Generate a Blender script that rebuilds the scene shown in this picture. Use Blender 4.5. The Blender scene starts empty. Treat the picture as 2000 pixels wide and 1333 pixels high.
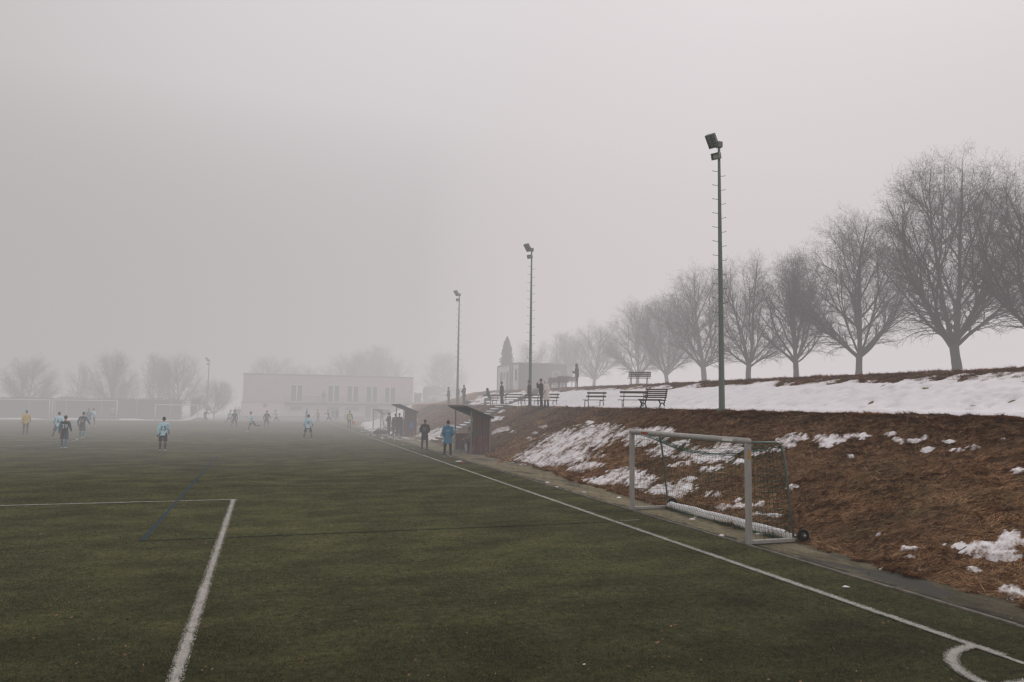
import bpy, math, random
import numpy as np
from mathutils import Vector, Matrix, Euler
random.seed(7); RNG = np.random.default_rng(11)
sc = bpy.context.scene
COL = sc.collection
rad = math.radians

# ------------------------------------------------------------------ camera (x = across the pitch, y = along the touchline)
FPX, PITCH, YAW, ROLL, CAMH = 1422.0, 0.0867, 0.3240, 0.0136, 2.74
cy, sy = math.cos(YAW), math.sin(YAW)
Fv = Vector((sy*math.cos(PITCH), cy*math.cos(PITCH), math.sin(PITCH)))
Rv = Vector((cy, -sy, 0)); Uv = Rv.cross(Fv)
c_, s_ = math.cos(ROLL), math.sin(ROLL)
Rr = c_*Rv + s_*Uv; Ur = -s_*Rv + c_*Uv
cam_d = bpy.data.cameras.new('camera'); cam = bpy.data.objects.new('camera', cam_d); COL.objects.link(cam)
cam_d.sensor_width = 36.0; cam_d.lens = FPX/2000*36; cam_d.clip_start = .1; cam_d.clip_end = 3000
m = Matrix((Rr, Ur, -Fv)).transposed().to_4x4(); m.translation = (0, 0, CAMH); cam.matrix_world = m
sc.camera = cam
def ray(px, py): return Fv + Rr*((px-1000)/FPX) - Ur*((py-666.5)/FPX)
def at(px, py, z=0.0):
    r = ray(px, py); t = (z-CAMH)/r.z; return Vector((r.x*t, r.y*t, z))
def at_x(px, py, x):
    r = ray(px, py); t = x/r.x; return Vector((x, r.y*t, CAMH+r.z*t))
def at_y(px, py, y):
    r = ray(px, py); t = y/r.y; return Vector((r.x*t, y, CAMH+r.z*t))

# ------------------------------------------------------------------ numpy noise and the lie of the land
def _hash(i, j, s):
    n = (i.astype(np.int64)*374761393 + j.astype(np.int64)*668265263 + s*2147483647) & 0xffffffff
    n = ((n ^ (n >> 13))*1274126177) & 0xffffffff
    return ((n ^ (n >> 16)) & 0xffff)/65535.0
def vnoise(x, y, s=0):
    x = np.asarray(x, float); y = np.asarray(y, float)
    i = np.floor(x); j = np.floor(y); fx = x-i; fy = y-j
    fx = fx*fx*(3-2*fx); fy = fy*fy*(3-2*fy)
    a = _hash(i, j, s); b = _hash(i+1, j, s); c = _hash(i, j+1, s); d = _hash(i+1, j+1, s)
    return (a*(1-fx)+b*fx)*(1-fy)+(c*(1-fx)+d*fx)*fy
def fbm(x, y, s=0, o=4):
    t = 0; a = .5; n = 0
    for k in range(o):
        t = t+a*vnoise(x*2**k, y*2**k, s+k*17); n += a; a *= .55
    return t/n
def sst(a, b, x):
    t = np.clip((x-a)/(b-a), 0, 1); return t*t*(3-2*t)
def sp(x, k): return k*np.logaddexp(0, x/k)
def foot_of(u): return 10.45+1.0*sst(15, 34, u)+(fbm(u*.5, u*0, 3)-.5)*.5
def terrain(v, u, micro=True):
    v = np.asarray(v, float); u = np.asarray(u, float)
    foot = 10.45+1.0*sst(15, 34, u)+(fbm(u*.5, v*0, 3)-.5)*.5
    s = (v-foot)/(16.75-foot)
    P = sp(s, .035)-sp(s-1, .045)
    w = sst(19, 23, v)
    bM = 1-sst(84, 103, u-.35*(v-11))
    z = 2.65*P*(bM*(1-w)+w)
    r = (v-18.5)/4.0
    z = z+1.5*(sp(r, .05)-sp(r-1, .05))*(1-sst(79, 94, u))
    z = z+.3*sst(92, 108, u)*w + .008*np.clip(v-24, 0, 60)
    if micro:
        z = z+((fbm(v*1.3, u*1.3, 5)-.5)*.09+(fbm(v*6, u*4, 9, 2)-.5)*.05+(fbm(v*2.8, u*2.2, 19, 3)-.5)*.07)*np.clip(s*4+.5, 0, 1)
    return z
def TZ(v, u): return float(terrain(v, u))
def at_t(px, py, lo=8.0, hi=200.0):
    """where the sight line of a photo point meets the land"""
    r = ray(px, py); r = r/ r.y
    ts = np.arange(lo, hi, .08)
    zz = CAMH+r.z*ts; tt = terrain(r.x*ts, ts, False)
    k = np.argmax(zz <= tt)
    a, b = ts[max(k-1, 0)], ts[k]
    for _ in range(14):
        t = (a+b)/2
        if CAMH+r.z*t <= float(terrain(r.x*t, t, False)): b = t
        else: a = t
    return Vector((r.x*t, t, TZ(r.x*t, t)))

# ------------------------------------------------------------------ object helpers
def tag(o, label=None, cat=None, group=None, kind=None):
    if label: o['label'] = label
    if cat: o['category'] = cat
    if group: o['group'] = group
    if kind: o['kind'] = kind
    return o
def empty(name, loc=(0, 0, 0), rz=0, label=None, cat=None, group=None):
    o = bpy.data.objects.new(name, None); COL.objects.link(o); o.location = loc; o.rotation_euler = (0, 0, rz)
    o.empty_display_size = .1
    return tag(o, label, cat, group)
def link(name, me, mat=None, parent=None):
    o = bpy.data.objects.new(name, me); COL.objects.link(o)
    if mat is not None:
        for mm in (mat if isinstance(mat, (list, tuple)) else [mat]): me.materials.append(mm)
    if parent: o.parent = parent
    return o
def copy_tree(o, parent=None):
    c = o.copy(); COL.objects.link(c)
    if parent: c.parent = parent
    for ch in list(o.children): copy_tree(ch, c)
    return c
class MB:
    def __init__(s): s.v = []; s.f = []; s.sm = []
    def add(s, vs, fs, smooth=False):
        b = len(s.v); s.v += [tuple(p) for p in vs]; s.f += [tuple(i+b for i in f) for f in fs]; s.sm += [smooth]*len(fs); return s
    def box(s, a, b, mat=None):
        x0, y0, z0 = a; x1, y1, z1 = b
        vs = [(x0,y0,z0),(x1,y0,z0),(x1,y1,z0),(x0,y1,z0),(x0,y0,z1),(x1,y0,z1),(x1,y1,z1),(x0,y1,z1)]
        if mat is not None: vs = [mat @ Vector(p) for p in vs]
        return s.add(vs, [(0,3,2,1),(4,5,6,7),(0,1,5,4),(1,2,6,5),(2,3,7,6),(3,0,4,7)])
    def bbox(s, a, b, bev=.01, mat=None):      # box with chamfered edges
        x0, y0, z0 = a; x1, y1, z1 = b; e = min(bev, (x1-x0)/2.2, (y1-y0)/2.2, (z1-z0)/2.2)
        vs = []; ix = {}
        for i, (xa, xb) in enumerate(((x0, x0+e), (x1, x1-e))):
            for j, (ya, yb) in enumerate(((y0, y0+e), (y1, y1-e))):
                for k, (za, zb) in enumerate(((z0, z0+e), (z1, z1-e))):
                    ix[i,j,k,0] = len(vs); vs.append((xa, yb, zb))
                    ix[i,j,k,1] = len(vs); vs.append((xb, ya, zb))
                    ix[i,j,k,2] = len(vs); vs.append((xb, yb, za))
        fs = []
        for i in (0,1):
            fs.append([ix[i,0,0,0], ix[i,1,0,0], ix[i,1,1,0], ix[i,0,1,0]][::(-1 if i==0 else 1)])
            fs.append([ix[0,i,0,1], ix[0,i,1,1], ix[1,i,1,1], ix[1,i,0,1]][::(-1 if i==0 else 1)])
            fs.append([ix[0,0,i,2], ix[1,0,i,2], ix[1,1,i,2], ix[0,1,i,2]][::(-1 if i==0 else 1)])
        for a_ in (0,1):
            for b_ in (0,1):
                fs.append([ix[a_,b_,0,0], ix[a_,b_,0,1], ix[a_,b_,1,1], ix[a_,b_,1,0]])
                fs.append([ix[a_,0,b_,0], ix[a_,0,b_,2], ix[a_,1,b_,2], ix[a_,1,b_,0]])
                fs.append([ix[0,a_,b_,1], ix[0,a_,b_,2], ix[1,a_,b_,2], ix[1,a_,b_,1]])
                for k in (0,1): fs.append([ix[a_,b_,k,0], ix[a_,b_,k,1], ix[a_,b_,k,2]])
        if mat is not None: vs = [mat @ Vector(p) for p in vs]
        return s.add(vs, fs)
    def tube(s, pts, r, n=8, smooth=True, cap=True):
        pts = [Vector(p) for p in pts]; rs = r if isinstance(r, (list, tuple)) else [r]*len(pts)
        vs = []; fs = []; up = None
        for i, p in enumerate(pts):
            t = (pts[min(i+1, len(pts)-1)]-pts[max(i-1, 0)]).normalized()
            if up is None: up = Vector((0,0,1)) if abs(t.z) < .9 else Vector((1,0,0))
            a = t.cross(up).normalized(); up = a.cross(t).normalized()
            for k in range(n):
                q = 2*math.pi*k/n; vs.append(p+(a*math.cos(q)+up*math.sin(q))*rs[i])
        for i in range(len(pts)-1):
            for k in range(n):
                fs.append((i*n+k, i*n+(k+1)%n, (i+1)*n+(k+1)%n, (i+1)*n+k))
        if cap:
            fs.append(tuple(range(n))[::-1]); fs.append(tuple(range((len(pts)-1)*n, len(pts)*n)))
        return s.add(vs, fs, smooth)
    def ell(s, c, r, n=12, mat=None):
        vs = []; fs = []; m_ = n//2
        for i in range(m_+1):
            th = math.pi*i/m_
            for k in range(n):
                ph = 2*math.pi*k/n; p = Vector((r[0]*math.sin(th)*math.cos(ph), r[1]*math.sin(th)*math.sin(ph), r[2]*math.cos(th)))
                if mat is not None: p = mat @ p
                vs.append(Vector(c)+p)
        for i in range(m_):
            for k in range(n): fs.append((i*n+k, (i+1)*n+k, (i+1)*n+(k+1)%n, i*n+(k+1)%n))
        return s.add(vs, fs, True)
    def loft(s, rings, smooth=True):
        n = len(rings[0]); vs = [p for r in rings for p in r]; fs = []
        for i in range(len(rings)-1):
            for k in range(n): fs.append((i*n+k, i*n+(k+1)%n, (i+1)*n+(k+1)%n, (i+1)*n+k))
        fs.append(tuple(range(n))[::-1]); fs.append(tuple(range((len(rings)-1)*n, len(rings)*n)))
        return s.add(vs, fs, smooth)
    def mesh(s, name):
        me = bpy.data.meshes.new(name); me.from_pydata(s.v, [], s.f)
        me.polygons.foreach_set('use_smooth', s.sm); me.validate(); me.update(); return me
    def build(s, name, mat, parent=None): return link(name, s.mesh(name), mat, parent)
def np_mesh(name, V, F, smooth=False, col=None, uv=None):
    """V n x 3, F m x k (k fixed)"""
    V = np.ascontiguousarray(V, np.float32); F = np.ascontiguousarray(F, np.int32); k = F.shape[1]
    me = bpy.data.meshes.new(name); me.vertices.add(len(V)); me.vertices.foreach_set('co', V.ravel())
    me.loops.add(F.size); me.loops.foreach_set('vertex_index', F.ravel())
    me.polygons.add(len(F)); me.polygons.foreach_set('loop_start', np.arange(len(F), dtype=np.int32)*k)
    me.polygons.foreach_set('use_smooth', np.full(len(F), smooth))
    me.update(calc_edges=True)
    if col is not None:
        ca = me.color_attributes.new('tint', 'FLOAT_COLOR', 'POINT'); c4 = np.ones((len(V), 4), np.float32); c4[:, :3] = col
        ca.data.foreach_set('color', c4.ravel())
    if uv is not None:
        ul = me.uv_layers.new(name='uv'); ul.data.foreach_set('uv', np.ascontiguousarray(uv[F.ravel()], np.float32).ravel())
    return me
def grid_mesh(name, xs, ys, zf, smooth=True):
    X, Y = np.meshgrid(xs, ys, indexing='ij'); Z = zf(X, Y)
    V = np.stack([X.ravel(), Y.ravel(), Z.ravel()], 1); n = len(ys)
    i, j = np.meshgrid(np.arange(len(xs)-1), np.arange(n-1), indexing='ij'); a = (i*n+j).ravel()
    return np_mesh(name, V, np.stack([a, a+n, a+n+1, a+1], 1), smooth)

# ------------------------------------------------------------------ materials
def new_mat(name):
    mt = bpy.data.materials.new(name); mt.use_nodes = True; nt = mt.node_tree
    return mt, nt, nt.nodes['Principled BSDF']
def N(nt, typ, **kw):
    n = nt.nodes.new(typ)
    for k, v in kw.items(): setattr(n, k, v)
    return n
def pos(nt, scale=(1, 1, 1), obj=False, rot=0):
    g = N(nt, 'ShaderNodeTexCoord').outputs['Object'] if obj else N(nt, 'ShaderNodeNewGeometry').outputs['Position']
    mp = N(nt, 'ShaderNodeMapping'); mp.inputs['Scale'].default_value = scale; mp.inputs['Rotation'].default_value = (0, 0, rot)
    nt.links.new(g, mp.inputs[0]); return mp.outputs[0]
def noise(nt, vec, scale, detail=4, rough=.6, out='Fac', dist=0):
    n = N(nt, 'ShaderNodeTexNoise'); n.inputs['Scale'].default_value = scale; n.inputs['Detail'].default_value = detail
    n.inputs['Roughness'].default_value = rough; n.inputs['Distortion'].default_value = dist
    nt.links.new(vec, n.inputs['Vector']); return n.outputs[out]
def ramp(nt, fac, stops, interp='LINEAR'):
    r = N(nt, 'ShaderNodeValToRGB'); r.color_ramp.interpolation = interp; e = r.color_ramp.elements
    while len(e) < len(stops): e.new(.5)
    for i, (p, c) in enumerate(stops):
        e[i].position = p; e[i].color = (*c, 1) if not isinstance(c, (int, float)) else (c, c, c, 1)
    nt.links.new(fac, r.inputs[0]); return r.outputs[0]
def mix(nt, f, a, b, mode='MIX'):
    n = N(nt, 'ShaderNodeMix', data_type='RGBA', blend_type=mode)
    for ix, val in ((0, f), (6, a), (7, b)):
        sck = n.inputs[ix]
        if isinstance(val, (int, float)): sck.default_value = val if ix == 0 else (val, val, val, 1)
        elif isinstance(val, tuple): sck.default_value = (*val, 1)
        else: nt.links.new(val, sck)
    return n.outputs[2]
def math_(nt, op, a, b=0.0, clamp=False):
    n = N(nt, 'ShaderNodeMath', operation=op, use_clamp=clamp)
    for k, val in ((0, a), (1, b)):
        if isinstance(val, (int, float)): n.inputs[k].default_value = val
        else: nt.links.new(val, n.inputs[k])
    return n.outputs[0]
def bump(nt, bs, h, strength=.5, dist=.02):
    b = N(nt, 'ShaderNodeBump'); b.inputs['Strength'].default_value = strength; b.inputs['Distance'].default_value = dist
    nt.links.new(h, b.inputs['Height']); nt.links.new(b.outputs[0], bs.inputs['Normal'])
def simple(name, col, rough=.7, var=.18, scale=6, metal=0, bmp=.0, obj=True, stretch=(1, 1, 1), spec=.3):
    mt, nt, bs = new_mat(name); p = pos(nt, stretch, obj)
    f = noise(nt, p, scale, 5, .65)
    lo = tuple(max(0, c*(1-var)) for c in col); hi = tuple(c*(1+var) for c in col)
    nt.links.new(ramp(nt, f, [(.3, lo), (.7, hi)]), bs.inputs['Base Color'])
    bs.inputs['Roughness'].default_value = rough; bs.inputs['Metallic'].default_value = metal
    bs.inputs['Specular IOR Level'].default_value = spec
    if bmp: bump(nt, bs, noise(nt, p, scale*5, 3), bmp, .01)
    return mt
M = {}
def turf_color(nt):
    p = pos(nt); ps = pos(nt, (.75, 1.1, 1))
    fine = noise(nt, p, 95, 3, .8); mid = noise(nt, p, 9, 5, .7); big = noise(nt, ps, .85, 7, .68); huge = noise(nt, p, .09, 3, .5)
    base = ramp(nt, big, [(.34, (.036, .0375, .0145)), (.5, (.066, .067, .0265)), (.66, (.106, .104, .043))])
    base = mix(nt, .75, base, ramp(nt, mid, [(.34, .42), (.5, 1.0), (.66, 1.55)]), 'MULTIPLY')
    base = mix(nt, .85, base, ramp(nt, fine, [(.3, .15), (.5, 1.0), (.7, 2.4)]), 'MULTIPLY')
    base = mix(nt, .8, base, ramp(nt, huge, [(.35, .75), (.65, 1.25)]), 'MULTIPLY')
    sy_ = N(nt, 'ShaderNodeSeparateXYZ'); nt.links.new(p, sy_.inputs[0]); vign_y = math_(nt, 'ADD', sy_.outputs[1], math_(nt, 'MULTIPLY', big, 4.0))
    mrn = N(nt, 'ShaderNodeMapRange'); mrn.inputs['From Min'].default_value = 8.5; mrn.inputs['From Max'].default_value = 15; mrn.inputs['To Min'].default_value = .62; nt.links.new(vign_y, mrn.inputs[0])  # vignette painted into the turf colour, darker towards the near end
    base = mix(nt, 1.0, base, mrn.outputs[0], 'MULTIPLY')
    dirt = ramp(nt, noise(nt, pos(nt, (.8, 1.3, 1)), 3.2, 6, .75, dist=.6), [(.60, 0.0), (.70, 1.0)])
    return mix(nt, math_(nt, 'MULTIPLY', dirt, .42), base, (.018, .015, .009)), fine, mid
def make_mats():
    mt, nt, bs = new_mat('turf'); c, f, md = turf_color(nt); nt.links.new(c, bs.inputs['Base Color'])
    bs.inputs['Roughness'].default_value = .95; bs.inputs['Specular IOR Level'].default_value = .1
    bump(nt, bs, math_(nt, 'ADD', f, md), .9, .025); M['turf'] = mt
    def line(name, col, wear):
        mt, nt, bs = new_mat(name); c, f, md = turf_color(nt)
        uv = N(nt, 'ShaderNodeUVMap'); uv.uv_map = 'uv'; sx = N(nt, 'ShaderNodeSeparateXYZ'); nt.links.new(uv.outputs[0], sx.inputs[0])
        e = math_(nt, 'ABSOLUTE', math_(nt, 'SUBTRACT', sx.outputs[1], .5))          # 0 middle .. .5 edge
        n1 = noise(nt, pos(nt), 38, 5, .85); n2 = noise(nt, pos(nt), 3.5, 4, .7)
        val = math_(nt, 'SUBTRACT', math_(nt, 'ADD', math_(nt, 'MULTIPLY', n1, 1.0), math_(nt, 'MULTIPLY', n2, .45)), math_(nt, 'MULTIPLY', math_(nt, 'POWER', math_(nt, 'MULTIPLY', e, 2), 4), .85))
        msk = ramp(nt, val, [(wear, 0.0), (wear+.11, 1.0)])
        tint = mix(nt, 1.0, col, ramp(nt, n2, [(.3, .75), (.7, 1.1)]), 'MULTIPLY')
        nt.links.new(mix(nt, msk, c, tint), bs.inputs['Base Color']); bs.inputs['Roughness'].default_value = .9
        bs.inputs['Specular IOR Level'].default_value = .1; bump(nt, bs, math_(nt, 'ADD', f, n1), .9, .02); return mt
    M['line'] = line('white_line', (.50, .475, .445), .60); M['blue_line'] = line('blue_line', (.026, .062, .085), .56)
    M['blue_line2'] = line('faded_blue_line', (.020, .042, .036), .60)
    # ground beyond
    M['ground'] = simple('ground', (.07, .065, .045), .95, .4, .6, obj=False)
    # path: worn mossy tarmac
    mt, nt, bs = new_mat('path'); p = pos(nt, (1.6, .6, 1))
    a = noise(nt, p, 1.1, 6, .7); b = noise(nt, pos(nt), 26, 5, .75); wet = noise(nt, p, .55, 5, .65, dist=.7)
    c = ramp(nt, a, [(.3, (.115, .100, .062)), (.5, (.190, .165, .103)), (.7, (.255, .215, .140))])
    c = mix(nt, .7, c, ramp(nt, b, [(.3, .5), (.7, 1.5)]), 'MULTIPLY')
    wm = ramp(nt, wet, [(.55, 0.0), (.61, 1.0)])
    mott = ramp(nt, noise(nt, p, 4.5, 6, .8), [(.35, .45), (.5, 1.0), (.65, 1.3)]); c = mix(nt, .8, c, mott, 'MULTIPLY')
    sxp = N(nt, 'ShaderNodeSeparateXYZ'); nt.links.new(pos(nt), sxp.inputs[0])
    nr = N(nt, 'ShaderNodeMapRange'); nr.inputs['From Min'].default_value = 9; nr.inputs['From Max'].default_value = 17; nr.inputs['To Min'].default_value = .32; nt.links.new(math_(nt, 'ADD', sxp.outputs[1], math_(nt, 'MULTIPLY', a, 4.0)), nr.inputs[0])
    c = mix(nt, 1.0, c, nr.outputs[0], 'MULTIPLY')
    ke = N(nt, 'ShaderNodeMapRange'); ke.inputs['From Min'].default_value = 8.90; ke.inputs['From Max'].default_value = 8.97; ke.inputs['To Min'].default_value = .85; ke.inputs['To Max'].default_value = 0.0
    nt.links.new(math_(nt, 'ADD', sxp.outputs[0], math_(nt, 'MULTIPLY', noise(nt, pos(nt, (1, .8, 1)), 2.0, 5, .75), -.9)), ke.inputs[0]); c = mix(nt, ke.outputs[0], c, (.020, .019, .015))
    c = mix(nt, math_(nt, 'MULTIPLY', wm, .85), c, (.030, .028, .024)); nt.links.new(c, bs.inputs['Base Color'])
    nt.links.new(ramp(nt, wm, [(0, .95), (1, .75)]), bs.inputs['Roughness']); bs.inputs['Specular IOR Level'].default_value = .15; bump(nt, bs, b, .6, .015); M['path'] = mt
    # dead grass bank
    mt, nt, bs = new_mat('dead_grass'); p = pos(nt, (1, 1, 1), rot=.6); q = pos(nt, (.5, 2.6, 1), rot=.35)
    a = noise(nt, p, .7, 5, .6); b = noise(nt, q, 7, 6, .78, dist=.4); d = noise(nt, pos(nt), 45, 4, .8)
    c = ramp(nt, a, [(.32, (.20, .112, .064)), (.5, (.27, .160, .092)), (.68, (.33, .212, .122))])
    c = mix(nt, .85, c, ramp(nt, b, [(.3, .32), (.5, 1.0), (.7, 1.75)]), 'MULTIPLY')
    c = mix(nt, .7, c, ramp(nt, d, [(.3, .45), (.7, 1.7)]), 'MULTIPLY')
    gr = ramp(nt, noise(nt, p, 1.6, 4, .6), [(.58, 0.0), (.68, 1.0)])
    c = mix(nt, math_(nt, 'MULTIPLY', gr, .45), c, (.110, .096, .042))
    nt.links.new(c, bs.inputs['Base Color']); bs.inputs['Roughness'].default_value = .95; bs.inputs['Specular IOR Level'].default_value = .1
    bump(nt, bs, math_(nt, 'ADD', math_(nt, 'MULTIPLY', b, 2.0), d), 1.0, .05); M['bank'] = mt
    mt, nt, bs = new_mat('grass_blade'); at_ = N(nt, 'ShaderNodeAttribute'); at_.attribute_name = 'tint'
    nt.links.new(at_.outputs['Color'], bs.inputs['Base Color']); bs.inputs['Roughness'].default_value = .9; bs.inputs['Specular IOR Level'].default_value = .1; M['blade'] = mt
    # snow
    mt, nt, bs = new_mat('snow'); a = noise(nt, pos(nt), 2.2, 6, .6); b = noise(nt, pos(nt), 14, 5, .7)
    nt.links.new(ramp(nt, a, [(.3, (.80, .79, .82)), (.7, (.93, .91, .94))]), bs.inputs['Base Color'])
    bs.inputs['Roughness'].default_value = .85; bs.inputs['Specular IOR Level'].default_value = .2
    dm = ramp(nt, noise(nt, pos(nt, (1, 2.2, 1)), 7, 7, .8), [(.60, 0.0), (.74, 1.0)]); cc = bs.inputs['Base Color'].links[0].from_socket; nt.links.new(mix(nt, math_(nt, 'MULTIPLY', dm, .12), cc, (.40, .33, .29)), bs.inputs['Base Color'])
    bump(nt, bs, math_(nt, 'ADD', math_(nt, 'MULTIPLY', a, 2.5), b), .55, .05); M['snow'] = mt
    # bark
    mt, nt, bs = new_mat('bark'); b = noise(nt, pos(nt, (6, 6, 1), True), 4, 6, .7)
    nt.links.new(ramp(nt, b, [(.3, (.035, .032, .027)), (.7, (.085, .078, .066))]), bs.inputs['Base Color']); bs.inputs['Roughness'].default_value = .9
    bump(nt, bs, b, .8, .04); M['bark'] = mt
    M['twig'] = simple('twig', (.055, .047, .040), .9, .2, 2)
    # galvanised / painted steel
    def steel(name, lo, hi, metal=.0, rough=.5):
        mt, nt, bs = new_mat(name); a = noise(nt, pos(nt, (1, 1, .25), True), 9, 6, .7); b = noise(nt, pos(nt, (1, 1, 1), True), 60, 3, .6)
        c = ramp(nt, a, [(.3, lo), (.7, hi)]); c = mix(nt, .5, c, ramp(nt, b, [(.3, .75), (.7, 1.25)]), 'MULTIPLY')
        nt.links.new(c, bs.inputs['Base Color']); bs.inputs['Metallic'].default_value = metal; bs.inputs['Roughness'].default_value = rough; return mt
    M['alu'] = steel('weathered_aluminium', (.34, .33, .315), (.47, .455, .435), .15, .5)
    M['mast'] = steel('green_grey_paint', (.125, .160, .145), (.19, .225, .205), 0, .6)
    M['dark_steel'] = steel('dark_steel', (.035, .038, .036), (.07, .07, .066), .2, .6)
    M['lamp_glass'] = simple('lamp_glass', (.42, .43, .40), .25, .3, 8, spec=.6)
    M['rubber'] = simple('black_rubber', (.012, .012, .012), .8, .3, 20)
    M['net'] = simple('green_cord', (.028, .105, .070), .9, .25, 30)
    M['white'] = simple('white_paint', (.80, .78, .76), .6, .12, 4); M['hub'] = steel('hub_steel', (.3, .3, .3), (.5, .5, .5), .3, .4)
    M['red_sticker'] = simple('red_sticker', (.38, .055, .035), .6, .3, 40); M['yellow_sticker'] = simple('yellow_sticker', (.50, .28, .06), .6, .3, 40)
    M['bench_wood'] = simple('bench_wood', (.105, .080, .060), .85, .45, 3, stretch=(1, 8, 8), bmp=.3)
    M['bench_wood_pale'] = simple('bench_wood_pale', (.19, .125, .088), .85, .35, 3, stretch=(1, 8, 8), bmp=.3)
    M['iron'] = simple('bench_iron', (.022, .022, .021), .7, .3, 12)
    M['concrete'] = simple('concrete', (.13, .125, .11), .9, .3, 5, bmp=.4)
    M['kerb'] = simple('kerb_stone', (.15, .135, .11), .9, .45, 4, obj=False, bmp=.4)
    # planks painted oxide red, weathered
    def planks(name, c0, c1, worn, amt):
        mt, nt, bs = new_mat(name); p = pos(nt, (1, 1, .12), True); a = noise(nt, p, 14, 6, .75)
        c = ramp(nt, noise(nt, pos(nt, (1, 1, .3), True), 3, 4), [(.3, c0), (.7, c1)])
        w = ramp(nt, a, [(amt, 0.0), (amt+.1, 1.0)]); c = mix(nt, math_(nt, 'MULTIPLY', w, .8), c, worn)
        st = N(nt, 'ShaderNodeTexWave', wave_type='BANDS', bands_direction='DIAGONAL'); st.inputs['Scale'].default_value = 1.9; st.inputs['Distortion'].default_value = .0
        mp = pos(nt, (1, 1, 0), True); nt.links.new(mp, st.inputs['Vector'])
        gap = ramp(nt, st.outputs['Fac'], [(0.0, .3), (.05, 1.0)])
        nt.links.new(mix(nt, 1.0, c, gap, 'MULTIPLY'), bs.inputs['Base Color']); bs.inputs['Roughness'].default_value = .9; bs.inputs['Specular IOR Level'].default_value = .1
        bump(nt, bs, a, .5, .01); return mt
    M['red_planks'] = planks('red_planks', (.100, .040, .033), (.150, .066, .054), (.30, .215, .185), .53)
    M['brown_planks'] = planks('brown_planks', (.085, .052, .042), (.120, .078, .062), (.16, .125, .10), .62)
    M['roof_felt'] = simple('roof_felt', (.040, .048, .042), .9, .3, 5, bmp=.3)
    # buildings
    def stucco(name, c): return simple(name, c, .9, .1, 1.3, bmp=.2)
    M['pink'] = stucco('pink_render', (.56, .46, .43)); M['cream'] = stucco('cream_render', (.76, .68, .64)); M['plinth'] = stucco('plinth', (.27, .20, .18))
    M['glass'] = simple('window_glass', (.010, .014, .014), .45, .4, 1.2, spec=.2); M['frame'] = simple('window_frame', (.68, .66, .63), .5, .05)
    M['grey_panel'] = simple('grey_panel', (.19, .19, .185), .6, .1, 1.5); M['white_panel'] = simple('white_panel', (.62, .62, .61), .6, .1, 1.5)
    M['dark_panel'] = simple('dark_panel', (.10, .085, .08), .6, .2, 2); M['roof_edge'] = simple('roof_edge', (.30, .27, .26), .7, .15, 2)
    M['hedge'] = simple('hedge_leaves', (.040, .042, .030), .95, .5, 3, bmp=.8, obj=False)
    M['conifer'] = simple('conifer_leaves', (.13, .095, .065), .95, .4, 3)
    M['car_paint'] = simple('car_paint', (.50, .50, .50), .35, .1, 2, spec=.5)
    M['bag_red'] = simple('bag_red', (.10, .028, .024), .8, .4, 5); M['bag_dark'] = simple('bag_dark', (.022, .022, .024), .8, .4, 5)
    M['bag_blue'] = simple('bag_blue', (.03, .16, .33), .6, .3, 5)
make_mats()
_cm = {}
def cloth(c, bmp=.35):
    k = tuple(round(x, 3) for x in c)
    if k not in _cm: _cm[k] = simple('cloth_%d' % len(_cm), c, .9, .22, 9, bmp=bmp, spec=.15)
    return _cm[k]

# ------------------------------------------------------------------ ground, pitch, path, bank
def sheet(name, x0, y0, x1, y1, z, mat, nx=2, ny=2):
    me = grid_mesh(name, np.linspace(x0, x1, nx), np.linspace(y0, y1, ny), lambda X, Y: X*0+z, False)
    o = link(name, me, mat); tag(o, kind='structure'); return o
sheet('ground', -900, -300, 900, 1500, 0, M['ground'])
tag(bpy.data.objects['ground'], 'dull olive ground running off into the fog')
o = sheet('pitch', -62, -40, 9.2, 105.5, .006, M['turf'], 30, 60); tag(o, 'worn olive artificial turf football pitch with dark streaks and vignette darkening painted at the near end', 'pitch')
o = sheet('path', 9.2, -40, 14.5, 108, .012, M['path'], 12, 90); tag(o, 'mossy tarmac path between kerb and brown bank', 'path')
k_ = MB()
for i in range(0, 146):
    y0 = -38+i*1.0; jz = random.uniform(-.004, .006); jx = random.uniform(-.008, .008)
    k_.bbox((9.17+jx, y0+.004, -.05), (9.235+jx, y0+.996, .035+jz), .008)
o = k_.build('kerb', M['kerb']); tag(o, 'thin pale concrete kerb edging the artificial turf', 'kerb', kind='structure')

ys = np.concatenate([np.arange(-12, 4, .5), np.arange(4, 34, .12), np.arange(34, 70, .25), np.arange(70, 130, .6), np.arange(130, 261, 10)])
xs = np.concatenate([np.arange(9.9, 17.6, .09), np.arange(17.6, 24.5, .22), np.arange(24.5, 60, 1.5), np.arange(60, 261, 20)])
o = link('embankment', grid_mesh('embankment', xs, ys, lambda X, Y: terrain(X, Y)-.035), M['bank'])
tag(o, 'long bank of matted brown winter grass rising to a terrace and a crest', 'bank', kind='structure')

def strip(name, pts, w, mat, label, z=.012):
    pts = [Vector(p) for p in pts]; V = []; UV = []
    for i, p in enumerate(pts):
        t = (pts[min(i+1, len(pts)-1)]-pts[max(i-1, 0)]).normalized(); n_ = Vector((-t.y, t.x))
        for q in (-1, 1):
            V.append((p.x+n_.x*w/2*q, p.y+n_.y*w/2*q, z)); UV.append((i/len(pts), (q+1)/2))
    F = [(2*i, 2*i+2, 2*i+3, 2*i+1) for i in range(len(pts)-1)]
    o = link(name, np_mesh(name, np.array(V), np.array(F), False, uv=np.array(UV)), mat)
    return tag(o, label, 'pitch line', kind='structure')
VT, VP, U0, UPEN, UH, UE = 7.93, -.66, 5.55, 22.0, 54.0, 103.3
CX = -20.8
def seg(a, b, n=2): return [Vector((a[0]+(b[0]-a[0])*i/(n-1), a[1]+(b[1]-a[1])*i/(n-1))) for i in range(n)]
p_pen = at(460, 977); VPN = at(400, 1150).x
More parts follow.
